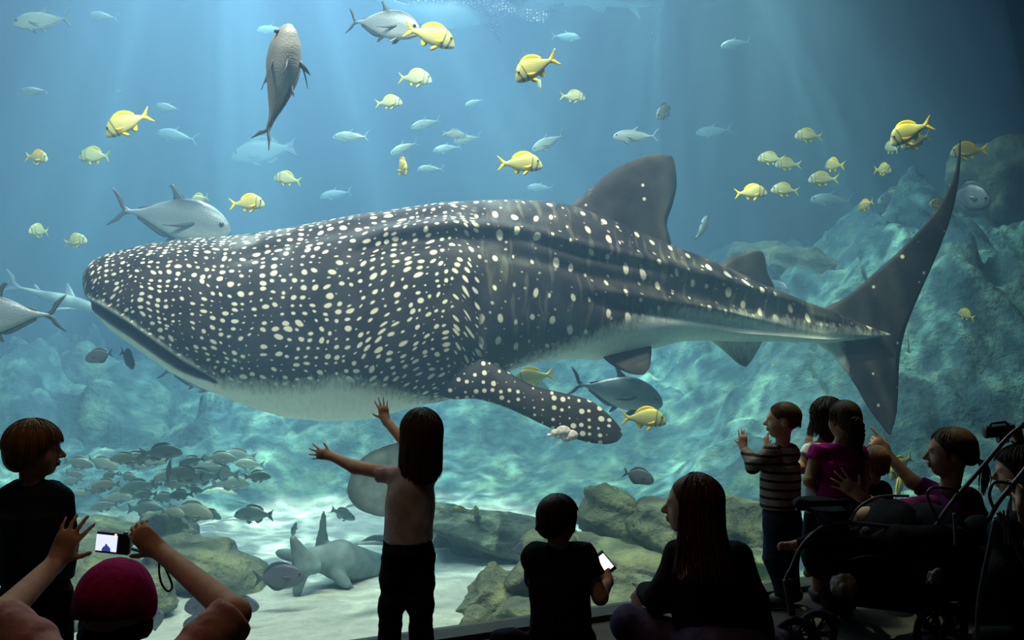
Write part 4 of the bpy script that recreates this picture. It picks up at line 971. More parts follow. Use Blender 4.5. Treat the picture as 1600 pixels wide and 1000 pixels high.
# ---- girl reaching for the shark
def girl():
    Y = 4.0; P = lambda x, y, dy=0.0: at(x, y, Y+dy); foot = P(636, 1056); foot.z = 0
    t = thing('person', foot, 'girl with long brown hair, pale t-shirt and dark trousers reaching both hands to the glass', 'person')
    s = .19; c = P(657, 678); hp, L, R = head_prims(c, (-.42, .90, .10), s)
    gY = lambda x: 4.512/(1-.466*(x-800)/1555)-.035
    nb = P(645, 728); sl = P(615, 741, .02); sr = P(673, 744, .03)
    el1 = P(555, 730, .07); w1 = at(518, 713, gY(518)-.03); el2 = at(640, 700, 4.16); w2 = at(603, 657, gY(603)-.02)
    arms = [cap(sl, el1, .031, .027), cap(el1, w1, .028, .018), cap(sr, el2, .032, .026), cap(el2, w2, .027, .018)]
    arms += hand(w1, (-.92, .05, .18), (.10, 0, 1), .105, (8, 8, 8, 8), 24, (0, 1, 0), 10) + hand(w2, (-.25, .10, 1), (-1, 0, 0), .105, (6, 6, 6, 8), 16, (0, 1, 0), 10, 1.0)
    body = hp + [cap(L(0, -.08, -.25), nb, .034), cap(nb, P(643, 760), .045, .07), ell(P(640, 775), (.088, .06, .11)), ell(P(638, 845), (.088, .065, .08)), cap(P(620, 870), P(614, 945, -.02), .048, .036), cap(P(614, 945, -.02), P(606, 1032), .034, .024), cap(P(657, 870), P(657, 945, -.02), .048, .036), cap(P(657, 945, -.02), P(657, 1032), .034, .024)] + arms
    solid('body', body, S_pale, t, vox=.0042, k=.012, it=2)
    eyes(t, L, R, s)
    tee = simple_tee = cloth('pale_tee', (.55, .46, .46))
    pr = [cap(P(622, 744), P(665, 746), .042), ell(P(641, 790), (.098, .072, .15)), cap(P(640, 770), P(638, 850), .088, .098), tub(sl+Vector((.02, 0, 0)), P(590, 739, .04), .042, .043), tub(sr, sr.lerp(el2, .45), .043, .042)]
    solid('t_shirt', pr, tee, t, vox=.006, k=.022, fold=.007, fscale=11, cuts=[(P(638, 845), (0, 0, -1)), (P(645, 726), (-.1, 0, 1))])
    den = cloth('dark_denim', (.012, .014, .022))
    pr = [ell(P(638, 858), (.102, .082, .075)), tub(P(638, 840), P(638, 862), .092, .10), cap(P(618, 875), P(612, 945, -.02), .062, .050), tub(P(612, 935, -.02), P(606, 1040), .050, .046), cap(P(658, 875), P(657, 945, -.02), .062, .050), tub(P(657, 935, -.02), P(659, 1040), .050, .048)]
    solid('trousers', pr, den, t, vox=.006, k=.018, fold=.007, fscale=16, fdir=(.6, .6, 1.2), cuts=[(P(638, 838), (0, 0, 1))])
    for x in (604, 658): solid('shoe', [ell(Vector((P(x, 900).x, Y-.01, .035)), (.035, .075, .035)), cap(Vector((P(x, 900).x, Y+.02, .03)), Vector((P(x, 900).x, Y+.07, .025)), .034, .03)], M_shoe, t, vox=.006)
    solid('hair', [ell(L(0, -.10, .13), Vector((.40, .47, .42))*s, R), ell(L(0, -.22, -.25), Vector((.34, .32, .55))*s, R), ell(L(.02, -.26, -.62), Vector((.36, .22, .45))*s, R), ('sub', ell(L(0, .50, -.22), Vector((.40, .38, .46))*s, R))], H_brown, t, vox=.005, k=.03)
    locks('hair_strands', H_brown, t, c, (-.42, .90, .10), s, 420, (38, 322), None, lambda a: -.84-.12*math.cos(math.radians(a-200)), seed=2, flare=-.02, thick=.015)
M_shoe = simple('dark_shoe', (.02, .02, .022), .5, .2, 30)
girl()

# ---- boy standing at the left
def left_boy():
    Y = 3.4; P = lambda x, y, dy=0.0: at(x, y, Y+dy); foot = P(56, 900); foot.z = 0
    t = thing('person', foot, 'boy with bowl-cut fair hair and dark long-sleeved top standing in profile by the window\'s left', 'person')
    s = .186; c = P(56, 702); hp, L, R = head_prims(c, (.95, .30, -.02), s)
    body = hp + [cap(L(0, -.1, -.25), P(50, 752), .034, .04), cap(P(30, 772), P(80, 775), .045), ell(P(55, 820), (.105, .08, .14)), ell(P(57, 905), (.10, .08, .09)), cap(P(34, 930), P(32, 1030), .052, .04), cap(P(32, 1030), P(32, 1125), .036, .026), cap(P(85, 930), P(86, 1030), .052, .04), cap(P(86, 1030), P(86, 1125), .036, .026),
        cap(P(16, 778), P(10, 850), .032, .028), cap(P(10, 850), P(14, 915, .05), .026, .018), cap(P(94, 780), P(102, 845), .032, .028), cap(P(102, 845), P(100, 905, .05), .026, .018)] + hand(P(14, 915, .05), (0, .2, -1), (.3, 1, 0), .11, (20, 20, 22, 24), 6) + hand(P(100, 905, .05), (0, .2, -1), (-.3, 1, 0), .11, (20, 20, 22, 24), 6)
    solid('body', body, S_warm, t, vox=.005, k=.014); eyes(t, L, R, s)
    navy = cloth('navy_top', (.014, .024, .034))
    solid('long_sleeved_top', [cap(P(32, 772), P(78, 774), .055), ell(P(56, 830), (.118, .092, .17)), tub(P(56, 800), P(57, 905), .112, .116), cap(P(14, 780), P(6, 850), .046, .038), tub(P(6, 848), P(12, 910, .05), .036, .030), cap(P(95, 780), P(103, 845), .046, .038), tub(P(103, 843), P(101, 900, .05), .036, .030)], navy, t, vox=.0065, k=.02, fold=.007, fscale=12, cuts=[(P(56, 748), (0, 0, 1), .07)])
    solid('trousers', [ell(P(57, 915), (.112, .09, .08)), tub(P(34, 920), P(33, 1140), .062, .054), tub(P(86, 920), P(88, 1140), .060, .052)], cloth('dark_trousers', (.016, .016, .024)), t, vox=.0065, k=.02, fold=.006)
    for x in (32, 88): solid('shoe', [ell(Vector((P(x, 900).x, Y, .035)), (.04, .09, .038))], M_shoe, t, vox=.007)
    solid('hair', [ell(L(0, -.08, .13), Vector((.42, .50, .43))*s, R), ell(L(0, -.30, -.10), Vector((.34, .26, .32))*s, R), ('sub', ell(L(0, .48, -.24), Vector((.5, .42, .40))*s, R))], H_gold, t, vox=.005, k=.02)
    locks('hair_strands', H_gold, t, c, (.95, .30, -.02), s, 380, (0, 360), None, lambda a: (.10 if abs((a+180) % 360-180) < 50 else -.05) if abs((a+180) % 360-180) < 75 else -.32, seed=4, flare=-.1, thick=.016, th0=(2, 60), tmax=112)
left_boy()

# ---- striped boy at the right
def striped_boy():
    Y = 4.95; P = lambda x, y, dy=0.0: at(x, y, Y+dy); foot = P(1222, 945); foot.z = 0
    t = thing('person', foot, 'short-haired boy in a striped long-sleeved top holding one palm up to the glass', 'person')
    s = .178; c = P(1222, 657); hp, L, R = head_prims(c, (-.96, .22, .04), s)
    sh = P(1207, 706, -.07); el = P(1176, 729, -.03); w = P(1162, 700, .05)
    body = hp + [cap(L(0, -.08, -.25), P(1222, 698), .032, .036), cap(P(1209, 708), P(1236, 708), .04), ell(P(1220, 745), (.085, .075, .13)), ell(P(1222, 800), (.085, .08, .08)), cap(P(1213, 815, -.03), P(1211, 870, -.03), .05, .038), cap(P(1211, 870, -.03), P(1222, 928, -.03), .034, .024), cap(P(1232, 815, .05), P(1232, 870, .05), .05, .038), cap(P(1232, 870, .05), P(1238, 926, .05), .034, .024),
        cap(sh, el, .030, .026), cap(el, w, .026, .018), cap(P(1236, 708, .06), P(1215, 735, .12), .030, .026), cap(P(1215, 735, .12), P(1196, 700, .14), .026, .018)] + hand(w, (-.05, .1, 1), (-.9, .35, 0), .105, (8, 10, 10, 12), 6, (-.35, .93, 0), 15, .7) + hand(P(1198, 700, .14), (-.05, .1, 1), (.2, -.9, 0), .10, (25, 30, 30, 30), 6, None, 15, .7)
    solid('body', body, S_warm, t, vox=.005, k=.013); eyes(t, L, R, s)
    st = cloth('striped_jersey', (.20, .17, .16), (.02, .02, .024), 150)
    solid('striped_top', [cap(P(1211, 708), P(1234, 708), .05), ell(P(1219, 752), (.095, .088, .16)), tub(P(1219, 725), P(1220, 793), .094, .102), cap(sh, el, .044, .036), tub(el.lerp(sh, .1), el.lerp(w, .85), .038, .028), cap(P(1236, 710, .06), P(1215, 735, .12), .042, .036), cap(P(1215, 735, .12), P(1198, 706, .14), .034, .028)], st, t, vox=.006, k=.018, fold=.005, cuts=[(P(1220, 794), (0, 0, -1)), (P(1222, 692), (0, 0, 1), .06)])
    solid('jeans', [ell(P(1222, 805), (.098, .09, .075)), cap(P(1212, 815, -.03), P(1208, 870, -.03), .062, .05), tub(P(1208, 868, -.03), P(1222, 928, -.03), .05, .036), cap(P(1234, 815, .05), P(1234, 870, .05), .06, .05), tub(P(1234, 868, .05), P(1238, 926, .05), .05, .036)], cloth('blue_denim', (.018, .032, .060)), t, vox=.006, k=.018, fold=.007, fscale=16)
    for x, dy in ((1219, -.03), (1236, .05)):
        q = P(x, 900, dy); q.z = .036; solid('shoe', [ell(q+Vector((-.03, 0, 0)), (.085, .036, .03)), ell(q+Vector((.02, 0, .02)), (.04, .034, .035))], M_shoe, t, vox=.006)
    solid('hair', [ell(L(0, -.09, .13), Vector((.385, .455, .405))*s, R), ('sub', ell(L(0, .46, -.22), Vector((.5, .50, .42))*s, R)), ('sub', ell(L(.38, -.02, -.10), Vector((.10, .16, .20))*s, R)), ('sub', ell(L(-.38, -.02, -.10), Vector((.10, .16, .20))*s, R))], H_brown, t, vox=.004, k=.012)
    locks('hair_strands', H_brown, t, c, (-.96, .22, .04), s, 420, (0, 360), None, lambda a: .30 if abs((a+180) % 360-180) < 62 else .12 if abs((a+180) % 360-180) < 118 else -.22, seed=6, thick=.008, rad=(.375, .45, .415), flare=0, th0=(1, 80), tmax=100)
striped_boy()

# ---- curly girl half hidden behind the magenta girl
def curly_girl():
    Y = 5.06; P = lambda x, y, dy=0.0: at(x, y, Y+dy); foot = P(1285, 940); foot.z = 0
    t = thing('person', foot, 'girl with long dark curly hair and white top, mostly hidden by the girl in magenta', 'person')
    s = .178; c = P(1292, 650); hp, L, R = head_prims(c, (-.2, .98, 0), s)
    body = hp + [cap(L(0, -.08, -.25), P(1288, 692), .032, .036), cap(P(1270, 702), P(1305, 702), .04), ell(P(1287, 740), (.085, .07, .13)), ell(P(1287, 800), (.085, .07, .08)), cap(P(1277, 815), P(1277, 870), .05, .038), cap(P(1277, 870), P(1277, 930), .034, .026), cap(P(1298, 815), P(1298, 870), .05, .038), cap(P(1298, 870), P(1298, 930), .034, .026), cap(P(1265, 704), P(1254, 732, -.03), .03, .027), cap(P(1254, 732, -.03), P(1262, 700, .14), .026, .019), cap(P(1308, 705), P(1318, 745), .03, .026), cap(P(1318, 745), P(1318, 785), .025, .018)] + hand(P(1262, 700, .14), (.2, .2, 1), (1, 0, 0), .10) + hand(P(1318, 785), (0, .1, -1), (0, 1, 0), .10)
    solid('body', body, S_warm, t, vox=.0055, k=.014); eyes(t, L, R, s)
    wt = cloth('white_top', (.55, .56, .60)); solid('top', [cap(P(1272, 704), P(1303, 704), .048), tub(P(1287, 715), P(1287, 800), .095, .10), ell(P(1287, 725), (.095, .08, .08)), tub(P(1268, 703), P(1259, 715, -.01), .042, .04)], wt, t, vox=.007, k=.02, fold=.005)
    solid('skirt', [tub(P(1287, 795), P(1287, 870), .095, .12)], cloth('dark_skirt', (.02, .02, .03)), t, vox=.008, fold=.006)
    for x in (1277, 1298):
        q = P(x, 900); q.z = .036; solid('shoe', [ell(q+Vector((0, .02, 0)), (.035, .08, .032))], M_shoe, t, vox=.007)
    solid('hair', [ell(L(0, -.10, .13), Vector((.42, .49, .42))*s, R), ell(L(0, -.25, -.3), Vector((.40, .30, .45))*s, R), ('sub', ell(L(0, .50, -.22), Vector((.40, .38, .46))*s, R))], H_dark, t, vox=.006, k=.03)
    locks('hair_strands', H_dark, t, c, (-.2, .98, 0), s, 300, (40, 320), None, lambda a: -.62, curl=.05, seed=8, flare=.35, thick=.016)
curly_girl()

# ---- girl in magenta seen from behind
def magenta_girl():
    Y = 4.74; P = lambda x, y, dy=0.0: at(x, y, Y+dy); foot = P(1315, 940); foot.z = 0
    t = thing('person', foot, 'girl in a magenta t-shirt with tied-back curly brown hair, seen from behind', 'person')
    s = .182; c = P(1318, 656); f = (-.30, .95, .02); hp, L, R = head_prims(c, f, s)
    sl = P(1277, 702); el = P(1264, 752, -.05)
    body = hp + [cap(L(0, -.08, -.25), P(1313, 697), .032, .036), cap(P(1285, 706), P(1336, 706), .04), ell(P(1310, 745), (.09, .07, .12)), ell(P(1310, 800), (.09, .075, .08)), cap(P(1298, 815), P(1298, 880), .05, .038), cap(P(1298, 880), P(1298, 950), .034, .026), cap(P(1322, 815), P(1322, 880), .05, .038), cap(P(1322, 880), P(1322, 950), .034, .026), cap(sl, el, .031, .027), cap(el, P(1285, 775, .12), .026, .018), cap(P(1343, 706), P(1352, 750), .031, .027), cap(P(1352, 750), P(1345, 785, .1), .026, .018)] + hand(P(1285, 775, .12), (.7, .5, -.2), (0, .2, 1), .10) + hand(P(1345, 785, .1), (-.3, .5, -.6), (0, .4, .8), .10)
    solid('body', body, S_warm, t, vox=.0055, k=.014); eyes(t, L, R, s)
    solid('t_shirt', [cap(P(1286, 708), P(1335, 708), .052), ell(P(1310, 740), (.112, .085, .13)), tub(P(1310, 720), P(1309, 785), .105, .10), tub(P(1282, 703), P(1272, 722, -.02), .046, .044), tub(P(1338, 704), P(1349, 722, -.02), .046, .044)], cloth('magenta_jersey', (.30, .010, .15)), t, vox=.006, k=.022, fold=.006, cuts=[(P(1313, 693), (0, 0, 1), .06)])
    solid('trousers', [ell(P(1310, 800), (.105, .09, .08)), tub(P(1298, 810), P(1298, 950), .06, .045), tub(P(1322, 810), P(1322, 950), .06, .045)], cloth('violet_trousers', (.03, .018, .05)), t, vox=.007, k=.02, fold=.005)
    for x in (1297, 1322):
        q = P(x, 900); q.z = .036; solid('shoe', [ell(q+Vector((0, .02, 0)), (.035, .08, .032))], M_shoe, t, vox=.007)
    solid('hair', [ell(L(0, -.09, .13), Vector((.385, .46, .41))*s, R), ell(L(0, -.30, .0), Vector((.30, .24, .25))*s, R), ('sub', ell(L(0, .46, -.22), Vector((.5, .46, .42))*s, R)), ('sub', ell(L(-.38, -.02, -.12), Vector((.12, .16, .22))*s, R)), ('sub', ell(L(.38, -.02, -.12), Vector((.12, .16, .22))*s, R))], H_brown, t, vox=.005, k=.02)
    locks('hair_strands', H_brown, t, c, f, s, 260, (0, 360), None, lambda a: .22 if abs((a+180) % 360-180) < 70 else -.12, seed=10, thick=.012, rad=(.385, .465, .42), th0=(1, 70), tmax=94)
    g = MB(); rn = random.Random(5)
    for i in range(150):   # the tied curls
        p0 = L(-.02+rn.uniform(-.05, .05), -.50+rn.uniform(-.03, .03), .08+rn.uniform(-.05, .05)); a = rn.uniform(0, 6.28); w_ = rn.uniform(.0, .21); ph = rn.uniform(0, 6); pts = []
        for j in range(10):
            q = j/9; pts.append(p0+R @ Vector((math.cos(a)*w_*min(1, q*2.2)+.035*math.sin(q*16+ph), -.08*math.sin(q*3)-.12*abs(math.sin(a))*w_*4*q+.03*math.cos(q*16+ph), .05*math.sin(q*6)-.62*q*q-.12*q))*s)
        g.tube(pts, [.018*s]*8+[.012*s, .004*s], 5)
    pt = g.build('ponytail', H_brown, t, loc=t.location)
    g = MB(); ring = [L(-.02+.07*math.cos(a), -.50, .08+.07*math.sin(a)) for a in np.linspace(0, 6.28, 14)]; g.tube(ring, .02*s, 6); g.build('hair_tie', simple('hair_tie_elastic', (.10, .06, .05), .8), t, loc=t.location)
magenta_girl()

# ---- toddler next to her
def toddler():
    Y = 5.10; P = lambda x, y, dy=0.0: at(x, y, Y+dy); foot = P(1362, 940); foot.z = 0
    t = thing('person', foot, 'toddler with sandy hair in dark clothes under the pointing woman\'s arm', 'person')
    s = .165; c = P(1366, 722); f = (-.3, .95, 0); hp, L, R = head_prims(c, f, s)
    body = hp + [cap(L(0, -.08, -.25), P(1363, 757), .03, .034), cap(P(1348, 764), P(1378, 764), .036), ell(P(1362, 795), (.078, .065, .10)), ell(P(1362, 838), (.08, .07, .07)), cap(P(1352, 850), P(1352, 900), .045, .034), cap(P(1352, 900), P(1352, 945), .03, .024), cap(P(1374, 850), P(1374, 900), .045, .034), cap(P(1374, 900), P(1374, 945), .03, .024), cap(P(1342, 768), P(1338, 800), .026, .023), cap(P(1338, 800), P(1342, 828, .05), .022, .016), cap(P(1383, 768), P(1388, 800), .026, .023), cap(P(1388, 800), P(1382, 828, .05), .022, .016)] + hand(P(1342, 828, .05), (0, .2, -1), (.3, .8, 0), .085) + hand(P(1382, 828, .05), (0, .2, -1), (-.3, .8, 0), .085)
    solid('body', body, S_warm, t, vox=.0055, k=.014); eyes(t, L, R, s)
    solid('jacket', [cap(P(1350, 765), P(1376, 765), .046), ell(P(1362, 800), (.095, .08, .12)), tub(P(1362, 790), P(1362, 845), .09, .09), cap(P(1343, 768), P(1337, 800), .036, .032), cap(P(1337, 800), P(1341, 822, .04), .03, .025), cap(P(1382, 768), P(1389, 800), .036, .032), cap(P(1389, 800), P(1383, 822, .04), .03, .025)], cloth('dark_jacket', (.02, .016, .026)), t, vox=.007, k=.02, fold=.005)
    solid('trousers', [ell(P(1362, 845), (.09, .08, .06)), tub(P(1352, 850), P(1352, 945), .052, .04), tub(P(1374, 850), P(1374, 945), .052, .04)], cloth('black_trousers', (.015, .015, .02)), t, vox=.008, k=.02)
    for x in (1352, 1374):
        q = P(x, 900); q.z = .033; solid('shoe', [ell(q+Vector((0, .02, 0)), (.032, .065, .03))], M_shoe, t, vox=.007)
    solid('hair', [ell(L(0, -.09, .13), Vector((.40, .47, .42))*s, R), ell(L(0, -.26, -.12), Vector((.33, .24, .28))*s, R), ('sub', ell(L(0, .46, -.22), Vector((.5, .46, .42))*s, R))], H_gold, t, vox=.005, k=.02)
    locks('hair_strands', H_gold, t, c, f, s, 260, (0, 360), None, lambda a: .15 if abs((a+180) % 360-180) < 70 else -.34, seed=12, thick=.014, rad=(.40, .48, .43), th0=(1, 70), tmax=110, flare=-.1)
toddler()

# ---- woman pointing
def pointing_woman():
    Y = 4.95; P = lambda x, y, dy=0.0: at(x, y, Y+dy); foot = P(1480, 940); foot.z = 0
    t = thing('person', foot, 'crouching woman with a ponytail and dark purple top pointing at the tank', 'person')
    s = .245; c = P(1484, 707); f = (-.95, .28, .0); hp, L, R = head_prims(c, f, s)
    sh = P(1462, 772, .10); el = P(1425, 752, .15); w = P(1387, 711, .22)
    sh2 = P(1452, 790, -.16); el2 = P(1392, 800, -.30); w2 = P(1345, 776, -.37)
    body = hp + [cap(L(0, -.10, -.25), P(1484, 760), .045, .05), cap(sh, P(1515, 780), .06, .06), ell(P(1497, 820), (.15, .12, .16)), ell(P(1505, 890), (.16, .14, .13)), cap(P(1495, 905), P(1425, 890), .085, .06), cap(P(1425, 890), P(1445, 960), .058, .04), cap(P(1520, 905, .1), P(1450, 895, .14), .085, .06), cap(P(1450, 895, .14), P(1470, 958, .14), .058, .04), cap(sh, el, .044, .038), cap(el, w, .037, .024), cap(sh2, el2, .044, .038), cap(el2, w2, .036, .024)]
    body += hand(w, (-.62, .25, .80), (.6, .1, .5), .175, (3, 66, 70, 74), 3, None, 40, .5) + hand(w2, (-.75, .2, .62), (.5, .1, .6), .165, (6, 6, 8, 8), 22, (0, 1, 0), 5, 1.0)
    solid('body', body, S_warm, t, vox=.006, k=.016); eyes(t, L, R, s)
    solid('purple_top', [cap(P(1470, 778, .06), P(1512, 780), .068), ell(P(1495, 825), (.165, .135, .18)), ell(P(1500, 870), (.17, .14, .13)), tub(sh.lerp(el, -.1), sh.lerp(el, .75), .058, .05), cap(sh2, el2, .056, .048), tub(el2, el2.lerp(w2, .72), .048, .034)], cloth('purple_knit', (.10, .010, .07)), t, vox=.008, k=.03, fold=.009, fscale=9)
    solid('trousers', [ell(P(1505, 900), (.165, .15, .10)), cap(P(1495, 905), P(1425, 892), .095, .07), tub(P(1425, 892), P(1445, 965), .068, .05), cap(P(1520, 905, .1), P(1450, 895, .14), .095, .07), tub(P(1450, 895, .14), P(1470, 962, .14), .068, .05)], cloth('black_trousers', (.012, .012, .016)), t, vox=.009, k=.03, fold=.006)
    for x, dy in ((1440, 0), (1466, .14)):
        q = P(x, 900, dy); q.z = .05; solid('shoe', [ell(q+Vector((-.05, 0, 0)), (.12, .045, .04)), ell(q+Vector((.03, 0, .03)), (.05, .04, .04))], M_shoe, t, vox=.008)
    solid('hair', [ell(L(0, -.09, .13), Vector((.38, .455, .405))*s, R), ('sub', ell(L(0, .46, -.20), Vector((.5, .48, .44))*s, R)), ell(L(0, -.40, -.06), Vector((.18, .16, .2))*s, R), ('sub', ell(L(-.38, -.02, -.10), Vector((.10, .14, .18))*s, R)), ('sub', ell(L(.38, -.02, -.10), Vector((.10, .14, .18))*s, R))], H_brown, t, vox=.006, k=.02)
    locks('hair_strands', H_brown, t, c, f, s, 300, (0, 360), None, lambda a: .26 if abs((a+180) % 360-180) < 70 else -.12, seed=14, thick=.010, rad=(.38, .46, .415), th0=(1, 70), tmax=94)
    g = MB(); rn = random.Random(9)
    for i in range(70):
        a, b = rn.gauss(0, .03), rn.gauss(0, .03)
        g.tube([L(a*.5, -.48, -.10+b*.5), L(a, -.58+b, -.14), L(a*1.5, -.66+b, -.30), L(a*2, -.66+b*1.5, -.52), L(a*1.5, -.62+b, -.75+rn.uniform(-.1, .05))], [.014*s, .016*s, .015*s, .012*s, .003*s], 5)
    g.build('ponytail', H_brown, t, loc=t.location)
pointing_woman()

# ---- camera operator at the right edge
def operator():
    Y = 5.15; P = lambda x, y, dy=0.0: at(x, y, Y+dy); foot = P(1610, 940); foot.z = 0
    t = thing('person', foot, 'dark-haired person in black at the right edge, profile just showing under a video camera', 'person')
    s = .255; c = P(1590, 738); f = (-.97, .2, 0); hp, L, R = head_prims(c, f, s)
    sh = P(1592, 815, -.16); el = P(1612, 865, -.22); w = P(1598, 700, .14)
    body = hp + [cap(L(0, -.10, -.25), P(1600, 795), .048, .055), ell(P(1622, 860), (.17, .15, .24)), ell(P(1625, 930), (.17, .16, .16)), cap(P(1615, 930), P(1575, 915, -.1), .09, .07), cap(P(1575, 915, -.1), P(1600, 945, -.1), .06, .045), cap(P(1630, 930, .2), P(1590, 915, .2), .09, .07), cap(P(1590, 915, .2), P(1620, 945, .2), .06, .045), cap(sh, el, .046, .04), cap(el, P(1597, 790, -.30), .038, .026), cap(P(1610, 810, .2), P(1590, 800, .32), .046, .04), cap(P(1590, 800, .32), w, .038, .026)] + hand(w, (-.4, 0, 1), (-.8, -.3, 0), .17, (40, 45, 45, 45), 4) + hand(P(1597, 790, -.30), (0, .3, 1), (.2, .9, 0), .17, (35, 40, 45, 45), 5)
    solid('body', body, S_warm, t, vox=.007, k=.018); eyes(t, L, R, s)
    solid('jacket', [ell(P(1622, 865), (.185, .17, .26)), ell(P(1625, 925), (.185, .18, .17)), cap(sh, el, .06, .055), cap(P(1610, 810, .2), P(1590, 800, .32), .06, .05), tub(P(1590, 800, .32), P(1592, 745, .22), .05, .04)], cloth('black_jacket', (.014, .013, .016)), t, vox=.010, k=.03, fold=.009)
    solid('trousers', [ell(P(1622, 928), (.19, .17, .12)), cap(P(1615, 930), P(1575, 915, -.1), .10, .08), tub(P(1575, 915, -.1), P(1600, 948, -.1), .075, .055), cap(P(1630, 930, .2), P(1590, 915, .2), .10, .08), tub(P(1590, 915, .2), P(1620, 948, .2), .075, .055)], cloth('black_trousers', (.012, .012, .014)), t, vox=.010, k=.03)
    for x, dy in ((1596, -.1), (1616, .2)):
        q = P(x, 900, dy); q.z = .045; solid('shoe', [ell(q+Vector((-.05, 0, 0)), (.12, .045, .04))], M_shoe, t, vox=.009)
    solid('hair', [ell(L(0, -.09, .13), Vector((.42, .50, .44))*s, R), ell(L(0, -.3, -.2), Vector((.36, .28, .4))*s, R), ('sub', ell(L(0, .48, -.22), Vector((.5, .46, .44))*s, R))], H_dark, t, vox=.007, k=.02)
    locks('hair_strands', H_dark, t, c, f, s, 220, (0, 360), None, lambda a: .2 if abs((a+180) % 360-180) < 70 else -.45, seed=16, thick=.014, th0=(1, 70))
    v = thing('video_camera', P(1562, 690, .10), 'black video camera held up over the stroller handles at the right edge', 'video camera')
    mb = simple('camera_plastic', (.015, .015, .017), .45, .1, 40)
    Rc = Matrix.Rotation(math.radians(-6), 3, 'Y'); o = P(1562, 673, .10)
    g = MB(); g.box(o, (.125, .07, .055), Rc); g.tube([o+Rc @ Vector((.06, 0, .005)), o+Rc @ Vector((.075, 0, .005))], .024, 14); cb = g.build('body', mb, v, smooth=False, loc=v.location)
    g = MB(); g.tube([o+Rc @ Vector((-.062, 0, .0)), o+Rc @ Vector((-.078, 0, .0))], [.032, .034], 18); g.build('lens', mb, v, loc=v.location)
    g = MB(); g.tube([o+Rc @ Vector((-.05, 0, .025)), o+Rc @ Vector((-.04, 0, .042)), o+Rc @ Vector((.035, 0, .042)), o+Rc @ Vector((.05, 0, .025))], .007, 8); g.build('handle', mb, v, loc=v.location)
    g = MB(); g.box(o+Rc @ Vector((-.0, -.045, -.004)), (.07, .008, .045), Rc); g.build('screen', mb, v, smooth=False, loc=v.location)
    g = MB(); g.box(o+Rc @ Vector((.01, .0, -.045)), (.05, .04, .035), Rc); g.build('battery', mb, v, smooth=False, loc=v.location)
operator()

# ---- seated woman with long auburn hair
def seated_woman():
    Y = 3.85; P = lambda x, y, dy=0.0: at(x, y, Y+dy); foot = P(1110, 900); foot.z = 0
    t = thing('person', foot, 'woman with long auburn hair in black sitting cross-legged on the floor, face in profile', 'person')
    s = .222; c = P(1079, 789); f = (-.98, .20, .02); hp, L, R = head_prims(c, f, s)
    sh1 = P(1064, 870, .16); sh2 = P(1148, 876, .08); el = P(1030, 935, .12); w = P(1010, 925, .35)
    body = hp + [cap(L(0, -.10, -.25), P(1098, 850), .046, .055), cap(sh1, sh2, .05, .055), ell(P(1115, 910, .11), (.16, .12, .18)), ell(P(1125, 1000, .06), (.18, .15, .17)), cap(P(1095, 1020, .05), P(980, 975, .22), .085, .065), cap(P(980, 975, .22), P(1060, 1045, .30), .055, .04), cap(P(1160, 1020, .05), P(1230, 1005, .30), .08, .06), cap(P(1230, 1005, .30), P(1130, 1050, .38), .055, .04), cap(sh1, el, .046, .04), cap(el, w, .038, .026), cap(sh2, P(1175, 940, .05), .046, .04), cap(P(1175, 940, .05), P(1120, 960, .33), .038, .026)] + hand(w, (-.3, .4, -.4), (-.3, .3, .9), .165, (30, 30, 32, 34), 5) + hand(P(1120, 960, .33), (-.9, .1, -.2), (0, .3, .9), .165, (30, 30, 32, 34), 5)
    solid('body', body, S_pale, t, vox=.0065, k=.018); eyes(t, L, R, s)
    solid('black_top', [cap(sh1, sh2, .068, .075), ell(P(1118, 925, .11), (.175, .14, .20)), ell(P(1128, 985, .08), (.20, .17, .20)), cap(sh1, el, .062, .056), cap(el, w, .054, .048), cap(sh2, P(1177, 940, .05), .066, .06), cap(P(1177, 940, .05), P(1125, 960, .30), .055, .042)], cloth('black_knit', (.012, .011, .013)), t, vox=.009, k=.03, fold=.009, fscale=8)
    solid('purple_jeans', [ell(P(1128, 1020), (.20, .18, .14)), cap(P(1095, 1020, .05), P(984, 975, .20), .098, .075), cap(P(984, 975, .20), P(1060, 1047, .30), .072, .05), cap(P(1160, 1020, .05), P(1230, 1005, .30), .09, .07), cap(P(1230, 1005, .30), P(1130, 1050, .38), .068, .05)], cloth('plum_denim', (.085, .06, .10)), t, vox=.009, k=.03, fold=.006)
    for x, y, dy in ((1066, 1050, .31), (1124, 1052, .40)):
        q = P(x, y, dy); q.z = max(q.z, .045); solid('shoe', [ell(q, (.10, .05, .042))], M_shoe, t, vox=.009)
    solid('hair', [ell(L(0, -.10, .13), Vector((.40, .47, .42))*s, R), ell(L(0, -.30, -.35), Vector((.38, .26, .60))*s, R), ell(L(.05, -.38, -.75), Vector((.44, .14, .42))*s, R), ('sub', ell(L(0, .52, -.22), Vector((.42, .40, .46))*s, R))], H_aub, t, vox=.006, k=.035)
    locks('hair_strands', H_aub, t, c, f, s, 560, (64, 298), None, lambda a: -1.22-.10*math.cos(math.radians(a-190)), seed=18, flare=.62, thick=.014, curl=.014)
seated_woman()

